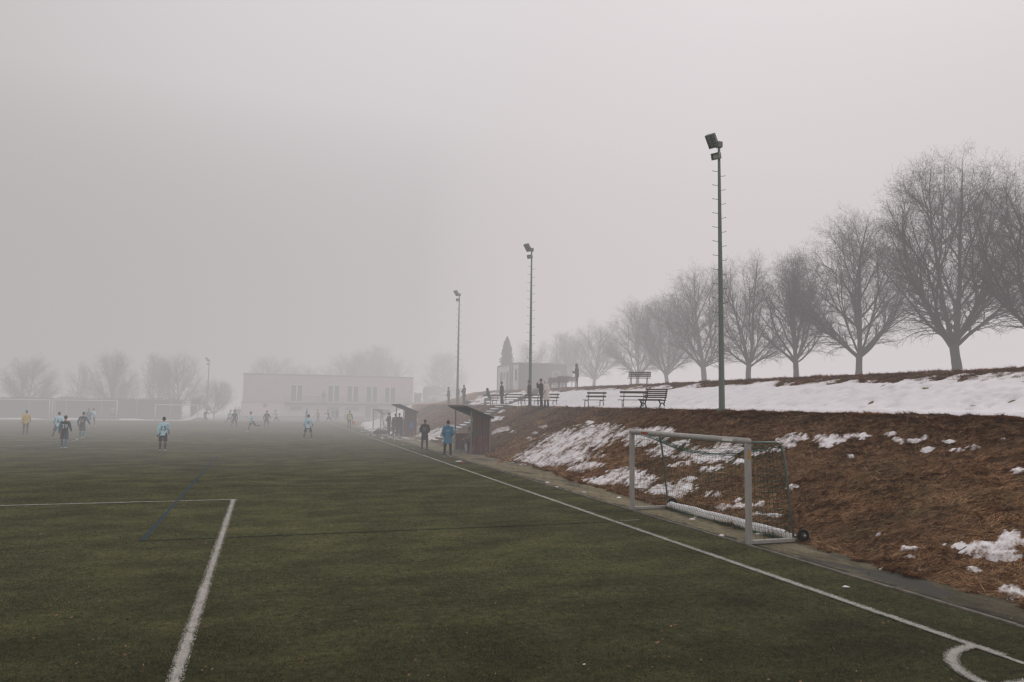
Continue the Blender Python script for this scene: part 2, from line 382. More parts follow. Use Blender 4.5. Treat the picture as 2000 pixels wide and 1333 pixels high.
strip('touchline', seg((VT, U0), (VT, UE)), .125, M['line'], 'long white touchline running beside the path into the fog')
strip('goal_line', seg((VT+.06, U0), (-58, U0)), .15, M['line'], 'white goal line at the near end of the pitch', .014)
strip('penalty_side_line', seg((VPN, U0), (VPN, p_pen.y)), .125, M['line'], 'broad white penalty area side line running towards the camera', .014)
strip('penalty_front_line', seg((VPN-.08, p_pen.y), (VPN-40, p_pen.y)), .14, M['line'], 'thin white penalty area front line going off to the side', .018)
strip('halfway_line', seg((VT-.08, UH), (-50, UH)), .13, M['line'], 'faint white halfway line across the pitch', .018)
strip('far_goal_line', seg((VT, UE), (-50, UE)), .13, M['line'], 'white goal line at the far foggy end', .02)
strip('far_touchline', seg((-49.6, U0), (-49.6, UE)), .13, M['line'], 'white touchline on the far side of the pitch', .014)
strip('centre_circle', [Vector((CX+9.15*math.cos(a), UH+9.15*math.sin(a))) for a in np.linspace(0, 2*math.pi, 80)], .14, M['line'], 'white centre circle curving round the players', .014)
strip('corner_arc', [Vector((VT-1*math.sin(a), U0+1*math.cos(a))) for a in np.linspace(.06, math.pi/2-.06, 18)], .15, M['line'], 'white quarter circle at the near corner', .016)
tk = at(1222, 1018); strip('distance_mark', seg((8.12, tk.y), (8.62, tk.y)), .09, M['line'], 'short white tick just outside the touchline', .016)
b1 = at(278, 1058); b2 = at(424, 893)
strip('blue_side_line', seg((b1.x, b1.y), (b1.x, b2.y+.6)), .13, M['blue_line'], 'blue junior pitch line crossing the penalty area diagonally', .022)
strip('blue_cross_line', seg((b1.x, b1.y), (VT-.1, b1.y-.1)), .07, M['blue_line2'], 'faded dark blue line running across the turf', .020)

# ------------------------------------------------------------------ dead grass blades on the bank (nobody could count them)
def blades():
    n = 520000; V = []; 
    u = 5+72*RNG.random(n*3)**1.9; v = np.where(RNG.random(n*3) < .86, 9.7+7.6*RNG.random(n*3), 21.4+1.8*RNG.random(n*3))
    d = v*sy+u*cy; keep = RNG.random(n*3) < np.clip((20/np.maximum(d, 9))**.4, 0, 1)
    lat = (v*cy-u*sy)/d; keep &= (lat < .76) & ((terrain(v, u, False) > .05) | ((fbm(v*2.5, u*2.5, 66, 4) > .52) & (v > foot_of(u)-.25)))
    u = u[keep][:n]; v = v[keep][:n]; d = d[keep][:n]; n = len(u)
    z = np.maximum(terrain(v, u)-.035, .012); e = .05
    gx = (terrain(v+e, u)-.035-z)/e; gy = (terrain(v, u+e)-.035-z)/e
    az = math.pi+.25+RNG.normal(0, .75, n)+(fbm(v*.8, u*.8, 31)-.5)*3.0
    L = RNG.uniform(.07, .22, n)*(.6+.9*fbm(v*.7, u*.7, 41)); wdt = (.0030+.00030*d)*RNG.uniform(.6, 1.4, n)
    dx = np.cos(az); dy = np.sin(az); lift = RNG.uniform(.08, .50, n)
    # clumps
    off = fbm(v*5, u*5, 77, 2)
    B = np.stack([v, u, z+.0], 1)
    T = B+np.stack([dx*L, dy*L, (gx*dx+gy*dy)*L+lift*L*(.5+.8*off)], 1)
    Nn = np.stack([-dy, dx, np.zeros(n)], 1)*wdt[:, None]
    Vv = np.stack([B-Nn, B+Nn, T], 1).reshape(-1, 3)
    pal = np.array([(.44, .235, .118), (.54, .31, .165), (.64, .41, .235), (.24, .13, .070), (.25, .205, .085), (.75, .55, .35)])
    w = RNG.choice(6, n, p=[.31, .30, .14, .13, .09, .03]); c = pal[w]*(.62+.76*fbm(v*.45, u*.45, 55))[:, None]*(.58+.84*fbm(v*3.2, u*2.2, 58, 3))[:, None]*RNG.uniform(.75, 1.25, n)[:, None]
    gm = sst(.55, .68, fbm(v*.6, u*.6, 91))[:, None]; c = c*(1-.35*gm)+np.array([.26, .225, .10])*.35*gm
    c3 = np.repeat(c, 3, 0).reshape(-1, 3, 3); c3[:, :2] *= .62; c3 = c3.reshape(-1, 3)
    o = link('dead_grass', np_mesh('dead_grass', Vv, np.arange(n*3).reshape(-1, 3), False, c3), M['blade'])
    tag(o, 'matted brown dead grass blades covering the bank', 'grass', kind='stuff')
blades()
def turf_blades():
    n = 330000; d = 7.0+17*RNG.random(n*2)**1.35; lat = (RNG.random(n*2)*2-1)*.73
    x = d*(lat*cy+sy); y = d*(cy-lat*sy); k = (x < 9.1); x, y, d = x[k][:n], y[k][:n], d[k][:n]; n = len(x)
    for (lx, w_) in ((VT, .085), (VPN, .085)):
        k = ~((abs(x-lx) < w_) & (RNG.random(n) < .6)); x, y, d = x[k], y[k], d[k]; n = len(x)
    az = RNG.random(n)*2*math.pi; L = RNG.uniform(.014, .038, n); w = (.0013+.00013*d)
    f = vnoise(x*.9, y*2.2, 5)*.5+fbm(x*.35, y*.8, 6)*.5
    B = np.stack([x, y, np.full(n, .006)], 1); T = B+np.stack([np.cos(az)*L, np.sin(az)*L, L*RNG.uniform(.15, .8, n)], 1)
    Nn = np.stack([-np.sin(az), np.cos(az), az*0], 1)*w[:, None]
    c = np.array([.112, .106, .046])*(.30+1.25*f)[:, None]*RNG.uniform(.3, 1.8, n)[:, None]*(.66+.34*sst(8, 12, y))[:, None]  # last factor repeats the painted vignette in the fibre tint
    pale = RNG.random(n) < .03; c[pale] = np.array([.15, .125, .08])*RNG.uniform(.5, 1, (pale.sum(), 1))
    c3 = np.repeat(c, 3, 0)
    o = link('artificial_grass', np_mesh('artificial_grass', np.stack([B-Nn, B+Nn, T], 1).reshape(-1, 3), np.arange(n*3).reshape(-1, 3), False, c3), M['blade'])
    tag(o, 'short olive artificial grass fibres of the near pitch', 'grass', kind='stuff')
turf_blades()
def white_fibres():
    P = []; A = []
    def along(p0, p1, n):
        t = RNG.random(n); w = np.clip(RNG.normal(0, .034, n), -.078, .078); d = np.array(p1)-np.array(p0); L = np.linalg.norm(d); d /= L; nn = np.array([-d[1], d[0]])
        q = np.array(p0)+t[:, None]*L*d+w[:, None]*nn; P.append(q)
    along((VT, 6.2), (VT, 12), 26000); along((VT, 12), (VT, 22), 24000); along((VT, 22), (VT, 38), 14000); along((VPN, 6.4), (VPN, 12), 26000); along((VPN, 12), (VPN, p_pen.y), 22000); along((VPN, p_pen.y), (VPN-14, p_pen.y), 9000)
    a = RNG.uniform(.05, 1.52, 6000); r = 1+np.clip(RNG.normal(0, .034, 6000), -.075, .075); P.append(np.stack([VT-r*np.sin(a), U0+r*np.cos(a)], 1)); along((VT, U0), (VT-1.0, U0), 4000)
    q = np.concatenate(P); keep = RNG.random(len(q)) < np.clip(.25+1.3*(fbm(q[:, 0]*7, q[:, 1]*7, 12, 4)-.2), .12, 1); q = q[keep]; n = len(q); d = np.hypot(q[:, 0], q[:, 1])
    az = RNG.random(n)*2*math.pi; L = RNG.uniform(.010, .024, n); w = .0011+.00013*d
    B = np.stack([q[:, 0], q[:, 1], np.full(n, .020)], 1); T = B+np.stack([np.cos(az)*L, np.sin(az)*L, L*RNG.uniform(.05, .5, n)], 1); Nn = np.stack([-np.sin(az), np.cos(az), az*0], 1)*w[:, None]
    c = np.repeat(np.array([.72, .69, .65])*RNG.uniform(.55, 1.1, (n, 1)), 3, 0)
    tag(link('white_line_fibres', np_mesh('white_line_fibres', np.stack([B-Nn, B+Nn, T], 1).reshape(-1, 3), np.arange(n*3).reshape(-1, 3), False, c), M['blade']), 'frayed white turf fibres of the nearest pitch lines', 'grass', kind='stuff')
white_fibres()
def litter():
    n = 900; d = 7.5+22*RNG.random(n)**1.5; lat = (RNG.random(n)*2-1)*.72; x = d*(lat*cy+sy); y = d*(cy-lat*sy); k = x < 11; x, y = x[k], y[k]; n = len(x)
    az = RNG.random(n)*6.28; L = RNG.uniform(.008, .028, n); w = L*RNG.uniform(.15, .5, n)
    a = np.stack([np.cos(az)*L, np.sin(az)*L, RNG.uniform(0, .012, n)], 1); b = np.stack([-np.sin(az)*w, np.cos(az)*w, RNG.uniform(0, .01, n)], 1)
    C = np.stack([x, y, np.full(n, .03)], 1)
    V = np.stack([C-a, C-b, C+a, C+b], 1).reshape(-1, 3); c = np.array([.20, .125, .08])*RNG.uniform(.4, 1.5, (n, 1)); c = np.repeat(c, 4, 0)
    tag(link('leaf_litter', np_mesh('leaf_litter', V, np.arange(n*4).reshape(-1, 4), False, c), M['blade']), 'scattered dry leaf scraps on the turf', 'litter', kind='stuff')
litter()

# ------------------------------------------------------------------ snow
def ell_patch(cpx, cpy, wpx, hpx, a=0.0, k=1.0):
    """one patch of snow as it lies on the bank: photo point of its middle, rough half sizes as seen, k strength"""
    c = at_t(cpx, cpy); l = at_t(cpx-wpx, cpy); t = at_t(cpx, cpy-hpx)
    r = at_t(cpx+wpx, cpy); b = at_t(cpx, cpy+hpx)
    e1 = (r-l)/2; e2 = (t-b)/2
    if abs(e1.x*e2.y-e1.y*e2.x) < 1e-4: e1 = Vector((.1, -.3, 0)); e2 = Vector((.2, .2, 0))
    return (c.x, c.y, np.linalg.inv(np.array([[e1.x, e2.x], [e1.y, e2.y]])), a, k)
PATCH = [ (1122,860,62,24,.55,1.25),(1082,885,60,26,.55,1.3),(1160,848,34,15,.5,1.1),(1120,893,40,12,.3,1.0),(1050,892,30,10,.2,1.0),(1150,908,22,6,.2,1.0),(1128,914,14,4,0,.8),
  (1195,938,62,7,.1,1.2),(1215,927,28,12,.2,1.3),(1243,932,14,16,.1,1.4),(1262,940,16,12,.1,1.3),(1292,952,26,10,.15,1.2),(1332,952,20,14,.3,1.25),(1325,962,10,7,0,1.0),
  (1252,846,36,10,.5,1.1),(1262,858,26,9,.5,1.0),(1310,872,24,12,.9,1.2),(1303,884,12,6,.2,1.0),(1352,884,24,10,.5,1.0),(1368,895,18,6,.2,.9),(1398,880,20,14,.8,1.15),(1422,876,24,14,.7,1.15),(1405,892,24,9,.5,1.0),
  (1296,840,14,5,.3,.9),(1330,905,16,4,.7,.8),(1375,914,9,4,0,.8),(1394,914,12,5,.6,.9),(1443,900,9,4,.4,.9),(1350,934,7,6,.2,.9),(1392,963,14,5,0,1.0),(1545,856,22,9,.3,1.0),(1538,868,12,5,.4,.9),
  (1472,884,9,5,.5,.8),(1510,878,14,5,.5,.8),(1620,866,14,5,.4,.9),(1632,856,32,8,.45,1.0),(1606,853,10,4,0,.8),(1682,851,11,5,.4,.9),(1742,845,9,3,0,.8),(1775,859,18,4,.2,.9),(1752,856,7,3,0,.7),(1807,852,8,3,0,.8),(1852,860,12,2,0,.7),(1870,877,9,3,0,.7),(1905,872,12,3,.2,.7),(1958,858,9,3,0,.8),
  (1990,917,10,5,.2,.9),(1812,876,9,3,.2,.7),(1660,890,5,2,0,.7),(1546,950,7,4,.4,.8),(1414,990,14,5,.1,1.1),(1450,987,30,5,.2,1.0),(1482,984,10,5,.2,1.0),(1493,1004,22,3,0,.9),(1440,973,6,3,0,.8),(1420,866,8,3,0,.8),
  (1975,1052,34,17,.1,1.5),(1925,1070,46,12,-.1,1.25),(1880,1062,34,8,-.1,1.0),(1945,1082,40,7,0,1.0),(1775,1070,16,3,0,.9),(1717,1042,6,3,0,.9),(1730,1042,4,2,0,.8),(1732,1108,22,4,0,1.15),(1902,1111,10,5,0,1.1),(1793,1111,5,2,0,.8),(1985,1172,26,4,0,1.1),(1976,1154,9,3,0,1),(1780,1085,10,2,0,.7),
  (856,848,26,12,.6,1.2),(842,856,16,5,.1,1.1),(865,842,22,10,.6,1.1),(964,818,11,4,.6,1.1),(957,806,9,3,.4,.9),(979,803,5,2,.3,.8),(978,840,9,5,.8,.9),(990,837,4,3,0,.8),(1062,833,6,2,.3,.8),(1003,842,4,2,0,.7),
  (755,820,26,10,.4,1.4),(735,826,28,7,.1,1.3),(768,812,22,11,.5,1.3),(782,808,14,9,.5,1.2),(766,832,14,6,.3,1.1),
  (1178,834,5,2,0,.8),(1152,823,5,2,0,.8),(1045,845,5,2,0,.7),(1035,855,5,2,0,.7)]
def snow_patches():
    V = []; F = []; base = 0
    for (cx, cy_, wx, hx, k, st) in PATCH:
        cu, cv, A, _, _k = ell_patch(cx, cy_, wx, hx)
        Ai = np.linalg.inv(A); ext = np.abs(Ai).sum(1)*(1.4+.5*k)
        dist = math.hypot(cu, cv); stp = max(.022, .0022*dist)
        xs = np.arange(cu-ext[0], cu+ext[0], stp); ysn = np.arange(cv-ext[1], cv+ext[1], stp)
        if len(xs)*len(ysn) > 160000: 
            f_ = math.sqrt(len(xs)*len(ysn)/160000); xs = np.arange(cu-ext[0], cu+ext[0], stp*f_); ysn = np.arange(cv-ext[1], cv+ext[1], stp*f_)
        if len(xs) < 3 or len(ysn) < 3: continue
        X, Y = np.meshgrid(xs, ysn, indexing='ij')
        q = np.stack([X-cu, Y-cv], -1) @ A.T; 
        sx_ = q[..., 0]-k*1.15*q[..., 1]; R2 = sx_**2+q[..., 1]**2
        # ragged rims, streaked down the fall line
        a_ = .5; Xr = X*math.cos(a_)+Y*math.sin(a_); Yr = -X*math.sin(a_)+Y*math.cos(a_)
        sc_ = (1.0 if dist < 70 else .5)*min(2.2, max(1, (45/max(wx, 1))**.6))
        nz = fbm(Xr*1.5*sc_, Yr*4.6*sc_, 121, 5)-.5; n2 = fbm(Xr*4, Yr*18, 221, 4)-.5; n3 = fbm(Xr*9, Yr*20, 321, 3)-.5
        f = (1-R2)*.62*st+nz*2.6+n2*(1.9 if wx > 20 else 3.0)+n3*1.9-.34
        f = np.where(R2 > 2.3, -1, f)
        th = np.clip(f*.030, -.022, .008+.012*min(1, wx/60))+np.clip(f, 0, 1.5)*.010*fbm(X*5, Y*9, 3, 3)
        Z = terrain(X, Y)*.45+terrain(X, Y, False)*.55-.035+th+.030*(terrain(X, Y, False) > .08)
        Z = np.maximum(Z, np.where(th > 0, .016, -1)+th*.8)
        n = len(ysn); ok = th > -.010
        i, j = np.meshgrid(np.arange(len(xs)-1), np.arange(n-1), indexing='ij')
        okq = ok[:-1, :-1] | ok[1:, :-1] | ok[1:, 1:] | ok[:-1, 1:]
        a = (i*n+j)[okq]; used = np.zeros(X.size, bool); Fq = np.stack([a, a+n, a+n+1, a+1], 1); used[Fq.ravel()] = True
        mp = np.cumsum(used)-1; V.append(np.stack([X.ravel(), Y.ravel(), Z.ravel()], 1)[used]); F.append(mp[Fq]+base); base += used.sum()
    o = link('snow_patches', np_mesh('snow_patches', np.concatenate(V), np.concatenate(F), True), M['snow'])
    tag(o, 'ragged melting snow patches scattered over the brown bank', 'snow', kind='stuff')
snow_patches()
PRINTS = np.array([(random.uniform(7, 24), random.uniform(18.6, 21.6)) for _ in range(150)]+[(random.uniform(20, 60), random.uniform(18.4, 21)) for _ in range(60)])
def snow_field():
    xs = np.arange(17.35, 22.3, .07); ysn = np.concatenate([np.arange(-4, 6, .25), np.arange(6, 30, .085), np.arange(30, 76, .14)])
    X, Y = np.meshgrid(xs, ysn, indexing='ij')
    top = 21.72+(fbm(Y*.5, Y*0+3, 61, 5)-.5)*.8; e = np.minimum((top-X)*.6, 1.0)
    e = e+(fbm(X*1.2, Y*1.2, 71, 5)-.5)*.5*sst(1.2, 0, top-X)
    e = np.minimum(e, 1.2*(1-sst(50, 57, Y))+(fbm(X*.7, Y*.5, 81, 4)-.44)*3.5*sst(48, 54, Y))
    e = np.where(Y > 72, -1, e); e = np.minimum(e, (X-17.45)*3)
    sw = abs((Y-56.5)-(X-18.5)*.25)-.8; e = np.minimum(e, sw*1.5+(fbm(X*2, Y*2, 82)-.5))
    th = np.clip(e*.16, -.06, .085)
    for (u_, v_) in PRINTS:
        i0 = np.searchsorted(ysn, u_-.5); i1 = np.searchsorted(ysn, u_+.5); j0 = np.searchsorted(xs, v_-.5); j1 = np.searchsorted(xs, v_+.5)
        r2 = ((X[j0:j1, i0:i1]-v_)/.17)**2+((Y[j0:j1, i0:i1]-u_)/.12)**2; th[j0:j1, i0:i1] -= .10*np.exp(-r2)-.02*np.exp(-(r2-2)**2)
    Z = terrain(X, Y, False)-.02+th+(fbm(X*.9, Y*.9, 5)-.5)*.14
    ok = e > -.25; n = len(ysn); i, j = np.meshgrid(np.arange(len(xs)-1), np.arange(n-1), indexing='ij')
    okq = ok[:-1, :-1] | ok[1:, :-1] | ok[1:, 1:] | ok[:-1, 1:]; a = (i*n+j)[okq]
    o = link('snow_field', np_mesh('snow_field', np.stack([X.ravel(), Y.ravel(), Z.ravel()], 1), np.stack([a, a+n, a+n+1, a+1], 1), True), M['snow'])
    tag(o, 'long band of trodden snow on the slope above the benches', 'snow', kind='stuff')
snow_field()
# ridge of old snow along the far end
def snow_bank():
    ysn = np.arange(105.6, 107.6, .12); xs = np.arange(-62, -6.5, .16); X, Y = np.meshgrid(xs, ysn, indexing='ij')
    h = (.08+.42*np.clip(fbm(X*.35, Y*.1, 201, 4)-.36, 0, 1)*1.8)*np.clip(1-((Y-106.5)/.9)**2, -.2, 1)
    big = 1.25*np.exp(-((X+7.8)/1.5)**2-((Y-106.6)/1.0)**2); Z = h-.03+big*(.8+.5*fbm(X*1.5, Y*1.5, 203)); n = len(ysn)
    i, j = np.meshgrid(np.arange(len(xs)-1), np.arange(n-1), indexing='ij'); a = (i*n+j).ravel()
    tag(link('snow_heap', np_mesh('snow_heap', np.stack([X.ravel(), Y.ravel(), Z.ravel()], 1), np.stack([a, a+n, a+n+1, a+1], 1), True), M['snow']), 'low ridge of shovelled snow along the far hedge', 'snow', kind='stuff')
snow_bank()

# ------------------------------------------------------------------ trees
def prisms(P0, P1, R0, R1, n):
    """independent tapered prisms, vectorised"""
    P0, P1, R0, R1 = map(np.asarray, (P0, P1, R0, R1)); t = P1-P0; t /= np.linalg.norm(t, axis=1)[:, None]+1e-9
    up = np.where(abs(t[:, 2:3]) < .9, np.array([[0, 0, 1.]]), np.array([[1., 0, 0]])); a = np.cross(t, up); a /= np.linalg.norm(a, axis=1)[:, None]; b = np.cross(a, t)
    rs = []
    for P, R in ((P0, R0), (P1, R1)):
        for k in range(n):
            q = 2*math.pi*k/n; rs.append(P+(a*math.cos(q)+b*math.sin(q))*R[:, None])
    V = np.stack(rs, 1); m_ = len(P0); F = []
    for k in range(n): F.append(np.stack([np.arange(m_)*2*n+k, np.arange(m_)*2*n+(k+1) % n, np.arange(m_)*2*n+n+(k+1) % n, np.arange(m_)*2*n+n+k], 1))
    return V.reshape(-1, 3), np.concatenate(F)
def make_tree(seed, H=10.0, W=3.3, fork=1.35, nlimb=15, lean=0, dens=1.0, low=.22, twin=False):
    R = random.Random(seed); trunk = MB(); S = {5: [], 4: [], 3: []}
    zc = H*.42
    def env(z):       # half width of the crown at height z
        if z < zc: return W*(.45+.55*math.sin(max(0, min(1, (z-H*.10)/(zc-H*.10)))*math.pi/2))
        return W*math.sqrt(max(0, 1-((z-zc)/(H-zc))**2.1))
    def inside(p, k=1.0): return math.hypot(p.x, p.y) < env(p.z)*k and p.z < H
    def rv(s): return Vector((R.gauss(0, s), R.gauss(0, s), R.gauss(0, s)))
    def path(p, d, L, r, step, trop, wob, taper=.25, k=1.0):
        pts = [p.copy()]; n = max(2, int(L/step)); 
        for i in range(n):
            d = (d+Vector((0, 0, trop))+rv(wob)).normalized(); p = p+d*step
            pts.append(p.copy())
            if i > 1 and not inside(p, k*R.uniform(.90, 1.06)): break
        m_ = len(pts); return pts, [r*(1-(1-taper)*i/(m_-1)) for i in range(m_)]
    def emit(pts, rs, n):
        for i in range(len(pts)-1): S[n].append((pts[i], pts[i+1]+(pts[i+1]-pts[i])*.02, rs[i], rs[i+1]))
    def side(d, ang, az):
        a = d.cross(Vector((0, 0, 1)) if abs(d.z) < .95 else Vector((1, 0, 0))).normalized(); b = d.cross(a)
        return (d*math.cos(ang)+(a*math.cos(az)+b*math.sin(az))*math.sin(ang)).normalized()
    def twigs(pts, rs):
        L = 0; az = R.uniform(0, 6.28)
        for i in range(1, len(pts)):
            d = (pts[i]-pts[i-1]); sl = d.length; d.normalize()
            for _ in range(2 if R.random() < .55*dens else 1):
                az += 2.4; q = pts[i-1].lerp(pts[i], R.random()); dd = side(d, R.uniform(.5, 1.0), az); l = R.uniform(.14, .42)
                e1 = q+dd*l*.55; e2 = e1+(dd+rv(.25)+Vector((0, 0, .05))).normalized()*l*.5
                S[3].append((q, e1, .0036, .0030)); S[3].append((e1, e2, .0030, .0017))
    def third(pts, rs):
        az = R.uniform(0, 6.28); n = len(pts)
        for i in range(1, n):
            d = (pts[i]-pts[i-1]).normalized()
            for _ in range(2 if R.random() < .35*dens else 1):
                az += 2.1+R.uniform(-.3, .3); L = R.uniform(.45, 1.05)*(1-.35*i/n)
                p2, r2 = path(pts[i].copy(), side(d, R.uniform(.45, .85), az), L, min(rs[i]*.6, .013), .17, R.uniform(-.03, .07), .10, .4, 1.08)
                emit(p2, r2, 3); twigs(p2, r2)
    def second(pts, rs, start=.2, maxr=.05):
        az = R.uniform(0, 6.28); n = len(pts)
        for i in range(max(1, int(n*start)), n):
            d = (pts[i]-pts[i-1]).normalized(); az += 2.3+R.uniform(-.4, .4)
            L = R.uniform(.9, 2.0)*(1.15-.6*i/n)*H/10
            lowpart = pts[i].z < H*.33
            p2, r2 = path(pts[i].copy(), side(d, R.uniform(.45, .8), az), L, min(rs[i]*.55, .032), .2, -.05 if lowpart and R.random() < .6 else R.uniform(-.03, .03), .08, .35, 1.06)
            emit(p2, r2, 4 if False else 3); third(p2, r2)
    # trunk and leader
    tp = [Vector((0, 0, -.35))]; tr = [.27*H/10]
    p = Vector((0, 0, 0)); d = Vector((lean, 0, 1)).normalized()
    while p.z < fork*1.05:
        tp.append(p.copy()); tr.append((.215-.03*p.z/fork+.05*math.exp(-p.z*4))*H/10*(1+R.uniform(-.04, .04))); p = p+d*.22; d = (d+rv(.03)).normalized()
    tp.append(p.copy()); tr.append(.17*H/10)
    top = p.copy()
    trunk.tube(tp, tr, 12)
    leaders = [(top, (d+Vector((.0, 0, 0))).normalized(), .155*H/10)]
    if twin: leaders = [(top-Vector((0, 0, .25)), Vector((.16, .05, 1)).normalized(), .125*H/10), (top-Vector((0, 0, .35)), Vector((-.14, -.04, 1)).normalized(), .13*H/10)]
    allp = []
    for (q, dd, r) in leaders:
        pts, rs = path(q, dd, H, r, .3, .03, .035, .08)
        emit(pts, rs, 5); second(pts, rs, .3); allp.append((pts, rs))
    for k in range(nlimb):
        f = (k+.5)/nlimb; pts, rs = allp[k % len(allp)]
        if k < nlimb*.42: q = top+Vector((0, 0, -R.uniform(.0, fork*low))); ang = R.uniform(.52, 1.06); trop = R.uniform(.008, .036); r = R.uniform(.07, .105)*H/10
        else:
            i = min(len(pts)-2, int(1+(len(pts)*.72)*(f-.4)/.6)); q = pts[i].copy(); ang = R.uniform(.45, .95)*(1.1-.3*f); trop = R.uniform(.0, .03); r = min(rs[i]*.6, .08*H/10)
        az = k*2.4+R.uniform(-.35, .35); dd = Vector((math.sin(ang)*math.cos(az), math.sin(ang)*math.sin(az), math.cos(ang)))
        p2, r2 = path(q, dd, H*.95, r, .28, trop, .055, .12)
        emit(p2, r2, 5); second(p2, r2, .16)
        # forked limb
        if len(p2) > 8 and R.random() < .8:
            i = len(p2)//3; p3, r3 = path(p2[i].copy(), side((p2[i]-p2[i-1]).normalized(), R.uniform(.3, .5), R.uniform(0, 6.28)), H*.8, r2[i]*.75, .28, .03, .06, .15)
            emit(p3, r3, 5); second(p3, r3, .15)
    Vs = []; Fs = []; b = 0
    for n in (5, 4, 3):
        if not S[n]: continue
        P0 = np.array([s[0] for s in S[n]]); P1 = np.array([s[1] for s in S[n]]); r0 = np.array([s[2] for s in S[n]]); r1 = np.array([s[3] for s in S[n]])
        V, F = prisms(P0, P1, r0, r1, n); Vs.append(V); Fs.append(F+b); b += len(V)
    me = np_mesh('tree_crown', np.concatenate(Vs), np.concatenate(Fs), True); me.materials.append(M['twig'])
    tm = trunk.mesh('tree_trunk'); tm.materials.append(M['bark'])
    return tm, me
TREES = [make_tree(3, 10, 3.9, 1.6, 25, 0, .9, .2, True), make_tree(8, 10, 3.9, 1.55, 25, 0, .85, .2), make_tree(15, 10, 3.7, 2.0, 23, .02, .95, .25),
         make_tree(21, 10, 3.3, 1.5, 20, 0, .8, .25, True), make_tree(34, 10, 3.6, 1.7, 21, 0, .8, .2)]
def tree(kind, x, y, H, rz, label, group, wide=1.0, base=None):
    z = TZ(x, y)-.05 if base is None else base
    t = empty('bare_tree', (x, y, z), rz, label, 'tree', group)
    tm, cm = TREES[kind]
    a = bpy.data.objects.new('trunk', tm); COL.objects.link(a); a.parent = t
    c = bpy.data.objects.new('crown', cm); COL.objects.link(c); c.parent = t
    t.scale = (H/10*wide, H/10*wide, H/10); return t
TX = 33.0
row = [ # photo x of trunk, top y, kind, width, label
 (2058, 318, 1, 1.05, 'bare tree cut by the edge of the photo, largest of the avenue'),
 (1870, 318, 0, 1.02, 'tall bare tree with a twin stem, the closest one shown whole'),
 (1678, 424, 1, .98, 'broad bare tree forking low, between the twin-stemmed tree and the straight-trunked one'),
 (1555, 504, 2, 1.02, 'bushy bare tree with a straight thick lower trunk, two from the tallest'),
 (1462, 503, 3, 1.0, 'narrow bare tree just past the near floodlight mast'),
 (1376, 528, 4, 1.05, 'round bare tree just in front of the near floodlight mast in the avenue'),
 (1303, 585, 0, 1.0, 'bare tree standing between the upper bench and the near mast'),
 (1245, 592, 1, .92, 'bare tree directly behind the bench on the crest'),
 (1160, 634, 4, 1.1, 'pale bare tree beside the person on the crest'),
 (1100, 655, 2, 1.1, 'faint bare tree rising behind the grey cabin door'),
 (1043, 668, 3, 1.2, 'very faint bare tree behind the second mast')]
for i, (px, ty, kd, wd, lb) in enumerate(row):
    p = at_x(px, 740, TX); z0 = TZ(TX, p.y); top = at_x(px, ty, TX)
    # the top of the tree is where its sight line passes over the row
    H = top.z-z0
    tree(kd, TX, p.y, H, i*1.3, lb, 'avenue of bare trees on the crest', wd*(1.0 if i < 5 else 1.1))
far = [ (57, 698, 112, 1, 1.15, 'wide bare tree above the hedge behind the yellow referee'), (153, 708, 118, 3, .8, 'small thin bare tree beyond the far goal'),
 (216, 690, 113, 0, .95, 'bare tree rising above the far goalkeeper'), (298, 696, 116, 2, .85, 'bare tree just past the corner of the junior goal'),
 (349, 692, 113, 4, 1.0, 'bare tree with a leaning crown above the end of the hedge'), (418, 742, 112, 1, 1.35, 'low bushy bare tree beside the clubhouse wall'), (255, 742, 121, 3, 1.5, 'low scrubby tree between two taller ones over the hedge'),
 (535, 697, 128, 1, 1.2, 'faint bare tree over the pink end of the clubhouse'), (592, 714, 130, 4, 1.2, 'faintest low tree over the clubhouse roof'),
 (686, 690, 127, 1, 1.3, 'dense foggy tree over the middle clubhouse windows'), (735, 682, 129, 2, 1.2, 'tall foggy tree over the last clubhouse windows'), (772, 696, 131, 3, 1.4, 'foggy tree at the end of the clubhouse roof'),
 (868, 690, 122, 0, 1.25, 'pale foggy tree behind the parked car')]
for i, (px, ty, yy, kd, wd, lb) in enumerate(far):
    p = at_y(px, 780, yy); zt = at_y(px, ty, yy).z; z0 = TZ(p.x, yy) if p.x > 9.9 else 0
    tree(kd, p.x, yy, zt-z0, i*2.1, lb, 'foggy trees beyond the ground', wd, z0-.1)

# foliage masses built from many small leaf-sized faces
def leaf_cloud(name, pts, size, mat, parent=None):
    n = len(pts); P = np.asarray(pts); a = RNG.normal(0, 1, (n, 3)); a /= np.linalg.norm(a, axis=1)[:, None]; b = np.cross(a, RNG.normal(0, 1, (n, 3))); b /= np.linalg.norm(b, axis=1)[:, None]
    s = size*RNG.uniform(.6, 1.4, (n, 1)); V = np.stack([P-a*s, P-b*s*.6, P+a*s, P+b*s*.6], 1).reshape(-1, 3)
    return link(name, np_mesh(name, V, np.arange(n*4).reshape(-1, 4)), mat, parent)
def hedge(x0, x1, y, H, depth, label, base=0.0, name='hedge'):
    t = empty(name, ((x0+x1)/2, y, base), 0, label, 'hedge', 'clipped hedges at the far side'); w = (x1-x0)/2; n = int(w*2*H*150)
    x = RNG.uniform(-w, w, n); z = RNG.random(n)**.8*H*(1+.04*(vnoise(x*.6, x*0, 7)-.5)*2); yy = (RNG.random(n)-.5)*depth
    leaf_cloud('foliage', np.stack([x, yy, z], 1), .10, M['hedge'], t)
    mb = MB(); mb.bbox((-w+.15, -depth*.32, 0), (w-.15, depth*.32, H-.18), .2); mb.build('branches', M['hedge'], t); return t
hy = 109.0
xa = at_y(-60, 800, hy).x; xb = at_y(356, 800, hy).x; hz = at_y(100, 776, hy).z
hedge(xa, xb, hy, hz, 1.4, 'long clipped dark hedge behind the far goals')
